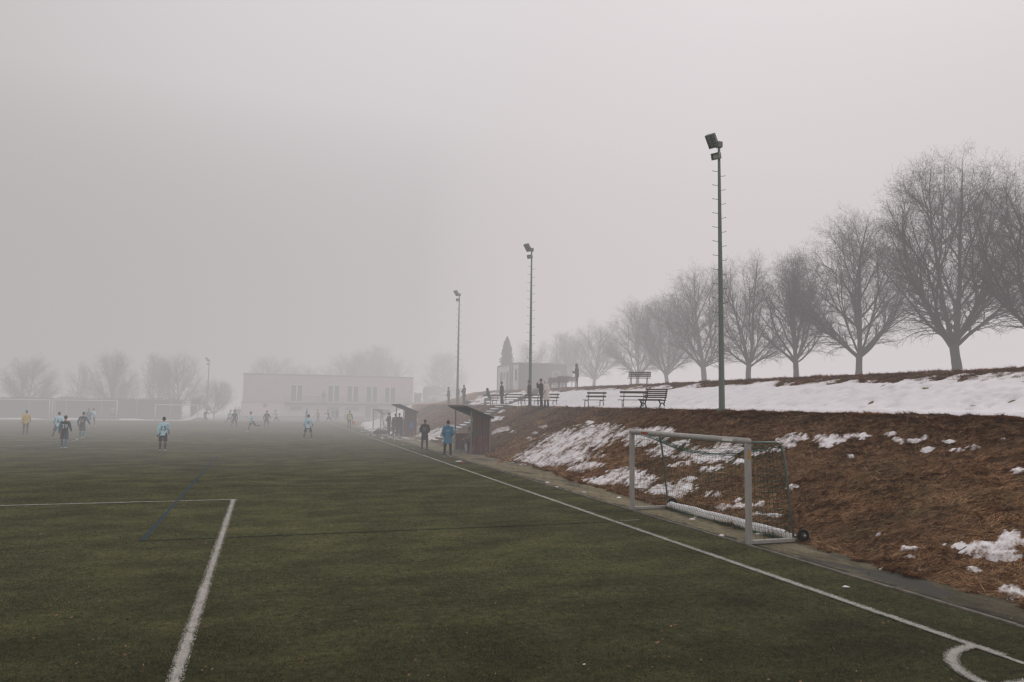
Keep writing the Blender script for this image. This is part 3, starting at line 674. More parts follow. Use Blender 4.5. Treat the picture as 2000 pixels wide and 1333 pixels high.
hedge(at_y(371, 800, hy).x, at_y(392, 800, hy).x, hy, at_y(380, 777, hy).z, 1.4, 'short block of dark hedge past the gap')
hx0 = at_y(826, 780, 118).x; hx1 = at_y(902, 780, 118).x
hedge(hx0, hx1, 118, at_y(860, 755, 118).z-2.9, 3, 'dark hedge behind the parked car', 2.9)
hedge(at_y(808, 780, 116).x, at_y(824, 780, 116).x, 116, 2.0, 1.5, 'low scrub hedge at the clubhouse corner', 2.4)
# columnar conifer by the cabins
cp = at_y(990, 715, 79); t = empty('columnar_conifer', (cp.x, 79, TZ(cp.x, 79)), 0, 'narrow brown columnar conifer behind the cabins', 'tree')
Hc = at_y(990, 662, 79).z-TZ(cp.x, 79); n = 7500; z = RNG.random(n)*Hc; a = RNG.random(n)*6.28; rr = .74*np.clip((1-z/Hc)*2.4, 0, 1)**.6*(.6+.7*vnoise(z*3.1, a*1.6, 3))*RNG.random(n)**.4
leaf_cloud('crown', np.stack([np.cos(a)*rr, np.sin(a)*rr, z+.2], 1), .09, M['conifer'], t)
mb = MB(); mb.tube([(0, 0, -.2), (0, 0, Hc*.9)], [.12, .03], 8); mb.build('trunk', M['bark'], t)

# ------------------------------------------------------------------ floodlight masts
def mast(px, base_py, top_py, x, label, pegs=True, yfix=None, base=None, H=None):
    if yfix is None: p = at_x(px, base_py, x)
    else: p = at_y(px, base_py, yfix)
    zb = TZ(p.x, p.y)-.1 if base is None else base; 
    H = (at_x(px, top_py, x) if yfix is None else at_y(px, top_py, yfix)).z-zb
    t = empty('floodlight_mast', (p.x, p.y, zb), 0, label, 'floodlight', 'floodlight masts')
    mb = MB(); mb.tube([(0, 0, -.3), (0, 0, H*.5), (0, 0, H-.55)], [.125, .088, .052], 8, smooth=False); mb.tube([(0, 0, -.1), (0, 0, .16)], .2, 12); mb.build('pole', M['mast'], t)
    if pegs:
        pm = None; k = 0; z = 3.2
        while z < H-1.2:
            for s, dz in ((1, 0), (-1, .20)):
                if pm is None:
                    b = MB(); b.tube([(.03, 0, 0), (.22, 0, .045)], .010, 6); b.tube([(.20, 0, .04), (.235, 0, .055)], .016, 6); pm = b.mesh('step_peg'); pm.materials.append(M['dark_steel'])
                o = bpy.data.objects.new('step_peg', pm); COL.objects.link(o); o.parent = t; r_ = .125-.07*z/H-.03
                o.location = (s*r_*.9*cy, -s*r_*.9*sy, z+dz); o.rotation_euler = (0, 0, (-YAW if s > 0 else math.pi-YAW)+.3*s)
            z += .58
    # lamp heads look down across the pitch
    def head(name, w, h, d_, loc, tilt, az, cells):
        Mx = Matrix.Translation(loc) @ Matrix.Rotation(az, 4, 'Z') @ Matrix.Rotation(tilt, 4, 'Y')
        b = MB(); fr = .028
        b.bbox((-d_/2, -w/2, -h/2), (-d_*.1, w/2, h/2), .02, Mx)
        b.box((-d_*.1+.002, -w/2, -h/2), (d_/2, -w/2+fr, h/2), Mx); b.box((-d_*.1+.002, w/2-fr, -h/2), (d_/2, w/2, h/2), Mx)
        b.box((-d_*.1+.002, -w/2+fr, h/2-fr), (d_/2, w/2-fr, h/2), Mx); b.box((-d_*.1+.002, -w/2+fr, -h/2), (d_/2, w/2-fr, -h/2+fr), Mx)
        nx, nz = cells; iw = w-2*fr; ih = h-2*fr
        for i in range(1, nx): yv = -iw/2+iw*i/nx; b.box((-d_*.1+.002, yv-.012, -ih/2), (d_/2+.003, yv+.012, ih/2), Mx)
        for j in range(1, nz): zv = -ih/2+ih*j/nz; b.box((-d_*.1+.002, -iw/2, zv-.014), (d_/2+.001, iw/2, zv+.014), Mx)
        hd = b.build(name, M['mast'], t)
        g = MB(); 
        for i in range(nx):
            for j in range(nz):
                y0 = -iw/2+iw*i/nx+.018; z0 = -ih/2+ih*j/nz+.02; g.box((d_*.05, y0, z0), (d_*.12, y0+iw/nx-.036, z0+ih/nz-.04), Mx)
        g.build('lens', M['lamp_glass'], hd)
    az = math.pi+.50     # facing the pitch and the camera
    top = Vector((0, 0, H))
    off = Vector((-.13*cy, .13*sy, 0))
    head('lamp_head', .41, .58, .16, top+off*2.1+Vector((0, 0, -.22)), .72, az, (2, 3))
    head('lamp_head', .36, .27, .20, top+off*.9+Vector((0, 0, -.86)), .30, az, (1, 1))
    b = MB(); b.tube([top+Vector((0, 0, -.6)), top+Vector((.0, 0, -.40)), top+off+Vector((0, 0, -.2))], .045, 8); b.bbox((-.09, -.10, H-.5), (.12, .10, H-.26), .01)
    b.tube([top+Vector((0, 0, -.95)), top+off*.7+Vector((0, 0, -.8))], .05, 8); b.build('bracket', M['mast'], t)
    return t
mast(1410, 801, 262, 17.15, 'near floodlight mast with climbing pegs at the edge of the snow')
mast(1035, 790, 480, 17.15, 'second floodlight mast, rising behind people on the terrace')
mast(893, 786, 571, 17.15, 'third floodlight mast, foggy, over the standing spectators')
mast(403, 820, 699, 0, 'small distant lamp mast near the hedge and the clubhouse', False, 108, 0)

# ------------------------------------------------------------------ goals
def net_strands(mb, P, nu, nv, r=.0031, skip_edges=False):
    """P(s,t) surface; strands along both"""
    for i in range(nu+1):
        s = i/nu; mb.tube([P(s, j/10) for j in range(11)], r, 3, False, False)
    for j in range(nv+1):
        t_ = j/nv; mb.tube([P(i/14, t_) for i in range(15)], r, 3, False, False)
def junior_goal(loc, rz, label, W=5.05, H=2.05, net=True, detail=True, snow=True):
    """local frame: goal mouth along y from 0 to W at x=0, depth towards +x"""
    t = empty('junior_goal', loc, rz, label, 'goal', 'portable goals'); A = M['alu']
    pr = .052
    def prof(a, b, w=.05, d=.06): 
        m_ = MB(); m_.bbox(a, b, .016); return m_
    for y in (0, W): prof((-.06, y-.05, 0), (.06, y+.05, H-.045)).build('post', A, t)
    m_ = MB(); m_.tube([(0, -.055, H), (0, W+.055, H)], .062, 14); m_.build('crossbar', A, t)
    D0, D1 = .82, 1.10
    for y, s in ((0, 1), (W, -1)):
        m_ = MB(); m_.bbox((.064, y-.035, .012), (D1, y+.035, .092), .01); m_.build('base_rail', A, t)
        yy = y
        pts = [(.05, yy, H-.02), (.4, yy, H-.025), (D0-.12, yy, H-.03), (D0-.03, yy, H-.06), (D0+.02, yy, H-.16), (D0+.08, yy, H-.4), (D1-.02, yy, .08)]
        m_ = MB(); m_.tube(pts, .024, 8); m_.build('rear_stay', M['mast'], t)
        w = empty('wheel', (D1+.16, y+(-.07 if y == 0 else .07), .14)); w.parent = t
        ty = MB(); tor = []
        for k in range(20):
            a = 2*math.pi*k/20; ring = []
            for q in range(8):
                b = 2*math.pi*q/8; r_ = .105+.033*math.cos(b); ring.append((r_*math.cos(a), .036*math.sin(b), r_*math.sin(a)))
            tor.append(ring)
        n = 8
        vs = [p for r_ in tor for p in r_]; fs = [(i*n+k, i*n+(k+1) % n, ((i+1) % 20)*n+(k+1) % n, ((i+1) % 20)*n+k) for i in range(20) for k in range(n)]
        ty.add(vs, fs, True); ty.build('tyre', M['rubber'], w)
        ri = MB(); ri.tube([(0, -.024, 0), (0, .024, 0)], [.074, .074], 20); ri.tube([(0, -.045, 0), (0, .045, 0)], [.022, .022], 12); ri.build('rim', M['dark_steel'], w)
        hb = MB(); hb.tube([(0, -.052, 0), (0, -.046, 0)], .03, 12); hb.build('hub_cap', M['hub'], w)
        bk = MB(); bk.tube([(D1-.02, y, .1), (D1+.16, y+(-.02 if y == 0 else .02), .14)], .018, 8); bk.build('axle', M['dark_steel'], t)
    m_ = MB(); m_.tube([(D1, .02, .085), (D1, W-.02, .085)], .083, 16); m_.build('ballast_tube', M['white'], t)
    if snow:
        xs = np.linspace(-.075, .075, 9); ysn = np.linspace(.25, W-.1, 90); X, Y = np.meshgrid(xs, ysn, indexing='ij')
        h = np.sqrt(np.clip(.083**2-X**2, 0, 1)); th = .05*np.clip(1-(X/.075)**2, 0, 1)*(.35+1.1*fbm(Y*2.2, X*6, 5, 4))-.006; Z = .085+h+th; n = len(ysn)
        i, j = np.meshgrid(np.arange(8), np.arange(n-1), indexing='ij'); a = (i*n+j).ravel()
        s_o = link('snow_cover', np_mesh('snow_cover', np.stack([X.ravel()+D1, Y.ravel(), Z.ravel()], 1), np.stack([a, a+n, a+n+1, a+1], 1), True), M['snow'], t)
    if net:
        sag = lambda s: .30*math.sin(math.pi*s)**.8 if 0 < s < 1 else 0
        def rope(s): return Vector((D0-.02-.12*math.sin(math.pi*s), .02+s*(W-.04), H-.10-sag(s)))
        def back(s, q):
            a = rope(s); b = Vector((D1-.09-.02*math.sin(s*9), .02+s*(W-.04), .06)); p = a.lerp(b, q); p.x -= .16*math.sin(math.pi*q)*math.sin(math.pi*s)-.03*math.sin(7*s+3*q); return p
        def roof(s, q):
            a = Vector((.02, .02+s*(W-.04), H-.07)); b = rope(s); p = a.lerp(b, q); p.z -= .14*math.sin(math.pi*q)*math.sin(math.pi*s); return p
        m_ = MB(); net_strands(m_, back, 42, 16); net_strands(m_, roof, 42, 7)
        for y, sg in ((.0, 1), (W, -1)):
            def sd(s, q, y=y, sg=sg):
                topx = .06+s*(D0-.06); botx = .06+s*(D1-.06); p = Vector((topx+(botx-topx)*q, y+sg*.03*math.sin(math.pi*q)*math.sin(math.pi*s), H-.06-.07*s*(1-q)-(H-.14)*q)); return p
            net_strands(m_, sd, 10, 16)
        # slack hem lying at the rear
        m_.tube([rope(i/40) for i in range(41)], .007, 4, False, False)
        for k in range(5):
            m_.tube([roof(i/30, .55+.1*k)+Vector((0, 0, .02*math.sin(i*1.7+k)-.01*k)) for i in range(31)], .0035, 3, False, False)
        for k in range(3):
            m_.tube([Vector((D1-.14-.10*math.sin(math.pi*i/40)-.03*k+.02*math.sin(i*2.1+k), W*i/40, .05+.03*math.sin(i*1.3+2*k)**2)) for i in range(41)], .0045, 3, False, False)
        m_.build('net', M['net'], t)
    if detail:
        m_ = MB(); m_.box((-.0635, W-.95, H-.022), (-.0605, W-.62, H+.022)); o = m_.build('sticker', M['red_sticker'], t); o['label'] = 'worn red maker sticker'
        m_ = MB(); m_.box((-.0645, .42, H-.024), (-.0612, .78, H+.030)); o = m_.build('sticker', M['white'], t); o['label'] = 'blank white sticker'
        m_ = MB(); m_.box((-.04, -.0535, H-.36), (.02, -.0505, H-.18)); o = m_.build('sticker', M['yellow_sticker'], t); o['label'] = 'yellow warning sticker'
        for k in range(3):
            m_ = MB(); m_.ell((.35+k*.35, -.03, .1), (.014, .012, .012), 8); m_.build('net_clip', M['yellow_sticker'], t)
    return t
g0 = at(1463, 1066); g1 = at(1225, 998)
junior_goal((g0.x+.0, g0.y, .012), 0, 'portable aluminium goal with green net and wheels beside the touchline', W=(g1-g0).length)
g2 = at_x(745, 838, 10.3)
junior_goal((10.35, 69.3, .012), 0, 'greenish portable goal parked on the path past the far dugout', net=True, detail=False, snow=False)
def big_goal(x0, y, W, H, label, group='white goals at the far end', stay=False):
    t = empty('football_goal', (x0, y, 0), 0, label, 'goal', group)
    for x in (0, W): m_ = MB(); m_.tube([(x, 0, 0), (x, 0, H+.06)], .06, 12); m_.build('post', M['white'], t)
    m_ = MB(); m_.tube([(-.06, 0, H+.06), (W+.06, 0, H+.06)], .06, 12); m_.build('crossbar', M['white'], t)
    m_ = MB(); m_.tube([(0, 1.8, .04), (W, 1.8, .04)], .04, 8)
    m_.build('rear_bar', M['white'], t)
    for x in (0, W):
        m_ = MB(); m_.tube([(x, 0, .04), (x, 1.8, .04)], .035, 8); m_.tube([(x, 1.8, .04), (x, .9, H)], .03, 8); m_.tube([(x, .9, H), (x, 0, H+.05)], .03, 8); m_.build('rear_stay', M['white' if stay else 'alu'], t)
    nm = MB(); net_strands(nm, lambda s, q: Vector((s*W, 1.0+.8*q, H*(1-q)+.03)), 36, 12, .002); nm.build('net', M['alu'], t)
    return t
ga = at(107, 820.5); big_goal(ga.x, UE, 7.4, 2.44, 'white full-size goal with the goalkeeper in it')
gb = at_y(101, 820, UE+.4); big_goal(gb.x-7.4, UE+.4, 7.4, 2.44, 'white full-size goal cut off by the edge of the photo', stay=True)
gc = at_y(302, 821, UE+1.2); big_goal(gc.x, UE+1.2, 5.1, 2.0, 'small white junior goal in front of the hedge end')
# tall mesh fence posts at the far end
for px in (55, 128, 197, 266, 332, 392):
    p = at_y(px, 821, 107.9); m_ = MB(); m_.tube([(0, 0, 0), (0, 0, 3.3)], .045, 8); m_.tube([(0, 0, 3.3), (0, 0, 3.33)], .06, 8)
    o = m_.build('fence_post', M['alu']); o.location = (p.x, 107.9, 0)
    nm = {55: 'above the yellow referee', 128: 'seen through the middle of the two big goals', 197: 'seen through the goalkeeper goal', 266: 'between the full-size and the junior goal', 332: 'seen through the junior goal', 392: 'last in the row beside the lamp mast'}[px]
    tag(o, 'thin pale fence post ' + nm, 'fence post', 'fence posts along the far hedge')

# ------------------------------------------------------------------ clubhouse
def clubhouse():
    Y = 112.0; xL = at_y(474, 780, Y).x; xR = at_y(806, 780, Y).x; H = at_y(474, 731, Y).z; zf = at_y(474, 784.5, Y).z
    t = empty('clubhouse', (0, 0, 0), 0, 'two-storey clubhouse with flat roof, pink upper floor and pale ground floor', 'building')
    def xz(px, py): p = at_y(px, py, Y); return p.x, p.z
    b = MB(); b.box((xL-.02, Y-.02, zf), (xR, Y+11, H)); b.build('upper_wall', M['pink'], t)
    b = MB(); b.box((xL-.2, Y+.25, .6), (xR-.1, Y+10.8, zf-.003)); b.build('ground_floor_wall', M['cream'], t)
    b = MB(); b.box((xL-.25, Y+.2, 0), (xR-.05, Y+10.9, .597)); b.build('plinth', M['plinth'], t)
    b = MB(); b.box((xL-.12, Y-.12, H+.002), (xR+.1, Y+11.1, H+.16)); b.build('roof', M['roof_edge'], t)
    def window(x0, z0, x1, z1, yy, panes, name='window'):
        f = MB(); w = .09
        f.box((x0-w, yy-.06, z0-w), (x0, yy+.03, z1+w)); f.box((x1, yy-.06, z0-w), (x1+w, yy+.03, z1+w))
        f.box((x0, yy-.06, z0-w), (x1, yy+.03, z0)); f.box((x0, yy-.06, z1), (x1, yy+.03, z1+w))
        for k in range(1, panes): xc = x0+(x1-x0)*k/panes; f.box((xc-.10, yy-.055, z0), (xc+.10, yy+.03, z1))
        fo = f.build(name, M['frame'], t); g = MB(); g.box((x0, yy-.012, z0), (x1, yy+.02, z1)); g.build('pane', M['glass'], fo)
        s_ = MB(); s_.box((x0-w-.06, yy-.16, z0-w-.06), (x1+w+.06, yy-.0, z0-w-.002)); s_.build('sill', M['frame'], fo)
    for (a, bb, z0, z1) in ((568, 591, 784, 752.5), (640.5, 663, 785, 753.5), (678, 700, 786, 754.5), (715.5, 737, 787, 755.5), (751.5, 772, 787.5, 757)):
        x0, za = xz(a, z0); x1, zb = xz(bb, z1); window(x0, zf+.12, x1, zb-.05, Y-.02, 2)
    for (a, bb) in ((567, 590), (640, 663), (677, 701)):
        x0, _ = xz(a, 800); x1, _ = xz(bb, 800); window(x0, zf-1.15, x1, zf-.62, Y+.25, 1)
    x0, _ = xz(713.5, 800); x1, _ = xz(738, 800); window(x0, .3, x1, 2.35, Y+.2, 2, 'door')
    # balcony with railing
    x0, _ = xz(556, 780); x1, _ = xz(797, 780)
    b = MB(); b.box((x0, Y-1.55, zf-.42), (x1, Y-.023, zf-.10)); b.build('balcony_slab', M['dark_panel'], t)
    for (xa, xb_, nm) in ((x0, x1, 'railing'),):
        r = MB(); r.tube([(xa, Y-1.5, zf+.85), (xb_, Y-1.5, zf+.85)], .03, 6)
        n = int((xb_-xa)/.16)
        for k in range(n+1): r.tube([(xa+(xb_-xa)*k/n, Y-1.5, zf-.1), (xa+(xb_-xa)*k/n, Y-1.5, zf+.85)], .011 if k % 10 else .025, 4, False)
        r.build(nm, M['grey_panel'], t)
    p = xz(518, 792); b = MB(); b.ell((p[0], Y+.2, p[1]), (.28, .12, .28), 12); b.build('wall_lamp', M['dark_panel'], t)
    return Y, zf
CY, CZF = clubhouse()

# ------------------------------------------------------------------ cabins on the crest
def cabin(x0, x1, y0, y1, H, label, wallmat, doors, base):
    t = empty('site_cabin', (x0, y0, base), 0, label, 'cabin', 'site cabins on the crest'); w = x1-x0; d = y1-y0
    b = MB(); b.bbox((0, 0, .15), (w, d, H-.12), .02); b.build('wall', wallmat, t)
    b = MB(); b.bbox((-.05, -.05, H-.118), (w+.05, d+.05, H+.06), .02); b.build('roof', M['roof_edge'], t)
    b = MB(); b.bbox((-.02, -.02, 0), (w+.02, d+.02, .148), .02); b.build('base_frame', M['dark_panel'], t)
    for (kind, face, a, bb, z0, z1) in doors:
        f = MB(); g = MB()
        if face == 'side':   # on x = 0 face
            f.box((-.05, a, z0), (-.002, a+.07, z1)); f.box((-.05, bb-.07, z0), (-.002, bb, z1)); f.box((-.05, a+.07, z1-.07), (-.002, bb-.07, z1)); f.box((-.05, a+.07, z0), (-.002, bb-.07, z0+.07)); g.box((-.03, a+.07, z0+.07), (-.004, bb-.07, z1-.07))
        else:
            f.box((a, -.05, z0), (a+.07, -.002, z1)); f.box((bb-.07, -.05, z0), (bb, -.002, z1)); f.box((a+.07, -.05, z1-.07), (bb-.07, -.002, z1)); g.box((a+.07, -.03, z0), (bb-.07, -.004, z1-.07))
        fo = f.build(kind, M['frame'] if kind != 'corner_post' else M['dark_panel'], t); g.build('pane' if kind == 'window' else 'leaf', M['glass'] if kind == 'window' else (M['grey_panel'] if wallmat is M['grey_panel'] else M['dark_panel']), fo)
    for xx, yy in ((0, 0), (w, 0), (0, d)):
        f = MB(); f.bbox((xx-.07, yy-.07, .15), (xx+.07, yy+.07, H-.1), .01); f.build('corner_post', M['roof_edge'] if wallmat is M['white_panel'] else M['grey_panel'], t)
    return t
cx0 = 24.0; pA = at_x(1014, 740, cx0); pB = at_x(1001, 740, cx0); pC = at_x(996, 740, cx0); pD = at_x(972, 740, cx0)
xE = at_y(1106, 740, pA.y).x; zc_ = TZ(cx0, pA.y)-.1; HA = at_x(1014, 709, cx0).z-zc_; HB = at_x(972, 716, cx0).z-zc_
cb = cabin(cx0, xE, pA.y, pB.y, HA, 'grey site cabin with a door in its long side', M['grey_panel'], [('window', 'side', .5, 1.25, 1.05, 2.35), ('door', 'front', (xE-cx0)*.70, (xE-cx0)*.70+.85, .16, 2.1)], zc_)
b = MB(); b.box((-.012, .12, .17), (-.003, (pB.y-pA.y)-.12, HA-.14)); b.build('end_panel', M['white_panel'], cb)
for k in range(4):
    xx = (xE-cx0)*(k+1)/5; b = MB(); b.box((xx-.02, -.012, .17), (xx+.02, -.002, HA-.14)) if k != 3 else None
    if k != 3: b.build('panel_seam', M['roof_edge'], cb)
cabin(cx0, cx0+2.6, pC.y, pD.y, HB, 'white site cabin with dark door set behind the grey one', M['white_panel'], [('door', 'side', .35, 1.15, .16, 2.2), ('window', 'side', (pD.y-pC.y)-1.9, (pD.y-pC.y)-1.0, 1.0, 2.2), ('window', 'side', 1.6, 2.1, 1.3, 2.2)], zc_)

# ------------------------------------------------------------------ dugouts
def dugout(y0, label, extra_label=None):
    X0, X1, L = 10.62, 11.75, 3.55
    t = empty('dugout', (X0, y0, .012), 0, label, 'dugout', 'wooden dugouts beside the path'); w = X1-X0
    zf, zb = 2.42, 1.98
    for (x, y, h) in ((.03, .03, zf-.02), (.03, L-.03, zf-.02), (w-.03, .03, zb), (w-.03, L-.03, zb)):
        b = MB(); b.bbox((x-.035, y-.035, 0), (x+.035, y+.035, h), .006); b.build('post', M['mast'], t)
    for y in (0, L-.03):
        b = MB(); b.bbox((.07, y+.002, .04), (w-.07, y+.028, .98), .004); b.build('lower_side_panel', M['red_planks'], t)
        if y > 0: continue
        b = MB(); sl = (zf-zb)/w; vs = []
        for yy in (y+.006, y+.024): vs += [(.09, yy, .985), (w-.07, yy, .985), (w-.07, yy, zb-.02), (.09, yy, zf-.06)]
        b.add(vs, [(0, 1, 2, 3), (7, 6, 5, 4), (0, 4, 5, 1), (1, 5, 6, 2), (2, 6, 7, 3), (3, 7, 4, 0)]); b.build('upper_side_panel', M['brown_planks'], t)
    b = MB(); b.bbox((w-.03, .07, .04), (w, L-.07, 1.0), .004); b.build('back_panel', M['red_planks'], t)
    b = MB(); b.bbox((w*.38, .08, .40), (w-.06, L-.08, .445), .006); b.box((w*.5, .3, 0), (w*.55, .36, .40)); b.box((w*.5, L-.36, 0), (w*.55, L-.3, .40)); b.build('bench', M['bench_wood'], t)
    sl = math.atan2(zf-zb, w); b = MB(); Mx = Matrix.Translation((-.36, 0, zf+.16)) @ Matrix.Rotation(sl, 4, 'Y')
    b.bbox((0, -.22, 0), (1.72, L+.22, .028), .004, Mx)
    for k in range(5): yy = .0+k*(L-.08)/4; b.box((.06, yy, -.075), (1.66, yy+.06, -.003), Mx)
    b.box((-.012, -.23, -.05), (-.002, L+.23, .05), Mx); b.box((-.002, -.232, -.05), (1.72, -.222, .05), Mx); b.build('roof', M['roof_felt'], t)
    b = MB(); b.box((-.02, -.05, -.02), (w, L+.05, .02)); b.build('floor_slab', M['concrete'], t)
    return t
dg1 = dugout(38.45, 'near dark red wooden dugout with sloping felt roof')
b = MB(); b.bbox((.12, -.006, .98), (.38, .004, 1.28), .002); b.build('notice_board', M['dark_steel'], dg1)
dg2 = dugout(59.0, 'far dark red dugout, hazy, with a blue bag hung on its side')
o = MB(); o.ell((0, 0, 0), (.17, .07, .28), 14); o.ell((0, -.02, .2), (.12, .06, .12), 10); o.tube([(-.05, 0, .28), (0, .02, .42), (.05, 0, .28)], .012, 6)
bag = o.build('rucksack', M['bag_blue']); bp = at_y(804, 832, 58.85); bag.location = (bp.x, 58.9, bp.z); tag(bag, 'light blue rucksack hanging on the side of the far dugout', 'bag')
def kitbag(x, y, z, rz, mat, label, s=1.0):
    t = empty('kit_bag', (x, y, z), rz, label, 'bag', 'kit bags on the path'); b = MB(); rings = []
    for k in range(9):
        f = k/8; r = .17*math.sin(math.pi*(.08+.84*f))**.35*s; rings.append([Vector(((f-.5)*.75*s, math.cos(a)*r, .16*s+math.sin(a)*r*.85+.015*math.sin(a*3+k))) for a in np.linspace(0, 2*math.pi, 12, endpoint=False)])
    b.loft(rings); b.build('bag_body', mat, t)
    h = MB(); h.tube([(-.14*s, 0, .3*s), (-.06*s, 0, .40*s), (.06*s, 0, .40*s), (.14*s, 0, .3*s)], .012, 6); h.build('handle', M['bag_dark'], t); return t
p = at(737, 849); kitbag(p.x, p.y, .01, .4, M['bag_dark'], 'black kit bag lying left of the dark red one', 1.1)
p = at(748, 849); kitbag(p.x, p.y, .01, -.2, M['bag_red'], 'dark red kit bag lying by the feet of the man with folded arms', 1.2)
p = at(742, 847); kitbag(p.x, p.y+.6, .01, .1, M['bag_red'], 'dark red kit bag lying behind the other two', 1.0)
p = at_t(934, 789); kitbag(17.6, p.y, TZ(17.6, p.y), .3, M['bag_dark'], 'black bag lying on the terrace near the seated man', 1.0)
def rag(px, py, mat, label, s=.1, x=None):
    p = at(px, py, .02); b = MB(); rings = []
    for k in range(5):
        f = k/4; r = s*math.sin(math.pi*(.1+.8*f)); rings.append([Vector(((f-.5)*2.4*s, math.cos(a)*r*.7, max(0, .02+math.sin(a)*r*.25)+.004*k)) for a in np.linspace(0, 6.28, 9, endpoint=False)])
    b.loft(rings); o = b.build('litter_scrap', mat); o.location = (p.x, p.y, .012); o.rotation_euler = (0, 0, random.uniform(-.5, .5)); tag(o, label, 'litter')
rag(896, 902.5, M['white'], 'pale scrap of paper near the kerb in front of the dugout', .14); rag(903, 905, M['red_sticker'], 'reddish scrap beside the pale paper', .09)
rag(978, 903, M['red_sticker'], 'red bib scrap on the path before the bank', .13)
def snow_lump(px, py, w, label):
    p = at(px, py, .012); b = MB(); rings = []
    for k in range(6):
        f = k/5; r = w*math.sin(math.pi*(.12+.76*f))*random.uniform(.8, 1.1); rings.append([Vector(((f-.5)*2.2*w, math.cos(a)*r*.75*random.uniform(.85, 1.1), max(0, math.sin(a)*r*.4))) for a in np.linspace(0, 6.28, 10, endpoint=False)])
    b.loft(rings); o = b.build('snow_lump', M['snow']); o.location = (p.x, p.y, .012); o.rotation_euler = (0, 0, random.uniform(-.6, .6)); tag(o, label, 'snow lump', 'small lumps of snow on the ground')
for px, py, w, lb in ((1352, 1015, .07, 'small snow lump just in front of the white ballast tube'), (1358, 1011, .05, 'tiny snow lump touching a bigger one before the tube'), (1409, 1047, .08, 'snow lump on the path inside the goal mouth'), (1484, 1044, .10, 'snow lump just inside the near goal post rail'), (1652, 1147, .05, 'snow lump lying on the turf beyond the touchline'), (1141, 962, .06, 'snow lump beside the goal on the path'), (1209, 973, .09, 'flat snow lump left of the far goal post'), (1272, 975, .06, 'snow lump by the far goal post'), (1069, 943, .09, 'snow lump by the kerb short of the goal'), (1086, 952, .07, 'small snow lump by the kerb, further from the bank'), (1141, 1298, .018, 'single white speck of snow in the near turf')):
    snow_lump(px, py, w, lb)

# ------------------------------------------------------------------ concrete steps up the bank and up to the crest
def stairs(x0, x1, y0, y1, label, n, z0, z1, snow):
    t = empty('concrete_steps', (x0, y0, z0), 0, label, 'steps'); W = 1.5; b = MB(); s = MB()
    for k in range(n):
        xa = (x1-x0)*k/n; xb = (x1-x0)*(k+1)/n; yo = (y1-y0)*k/n; zt = (z1-z0)*(k+1)/n
        b.bbox((xa, yo, zt-.55), (xb+.02, yo+W, zt), .01)
        if snow: s.bbox((xa+.01, yo+.02+random.uniform(0, .25), zt+.001), (xb-.02, yo+W-.02-random.uniform(0, .3), zt+random.uniform(.04, .10)), .03)
    b.build('tread', M['concrete'], t)
    if snow: s.build('snow_cover', M['snow'], t)
stairs(11.3, 16.7, 50.2, 50.2, 'concrete steps with snow on the treads climbing the bank', 16, .0, 2.68, True)
stairs(18.6, 22.4, 55.6, 56.6, 'short dark steps climbing from the terrace to the crest', 9, 2.66, 4.15, False)
t = empty('handrail', (22.6, 55.2, TZ(22.6, 55.2)), 0, 'thin metal handrail at the top of the upper steps', 'handrail')
b = MB(); b.tube([(-1.0, .1, -.1), (0, 0, .95), (1.2, .1, 1.0)], .025, 8); b.build('rail', M['iron'], t)
for x in (-.9, 0, 1.2): b = MB(); b.tube([(x, .05, -.6), (x, .05, .95 if x >= 0 else .05)], .025, 8); b.build('rail_post', M['iron'], t)

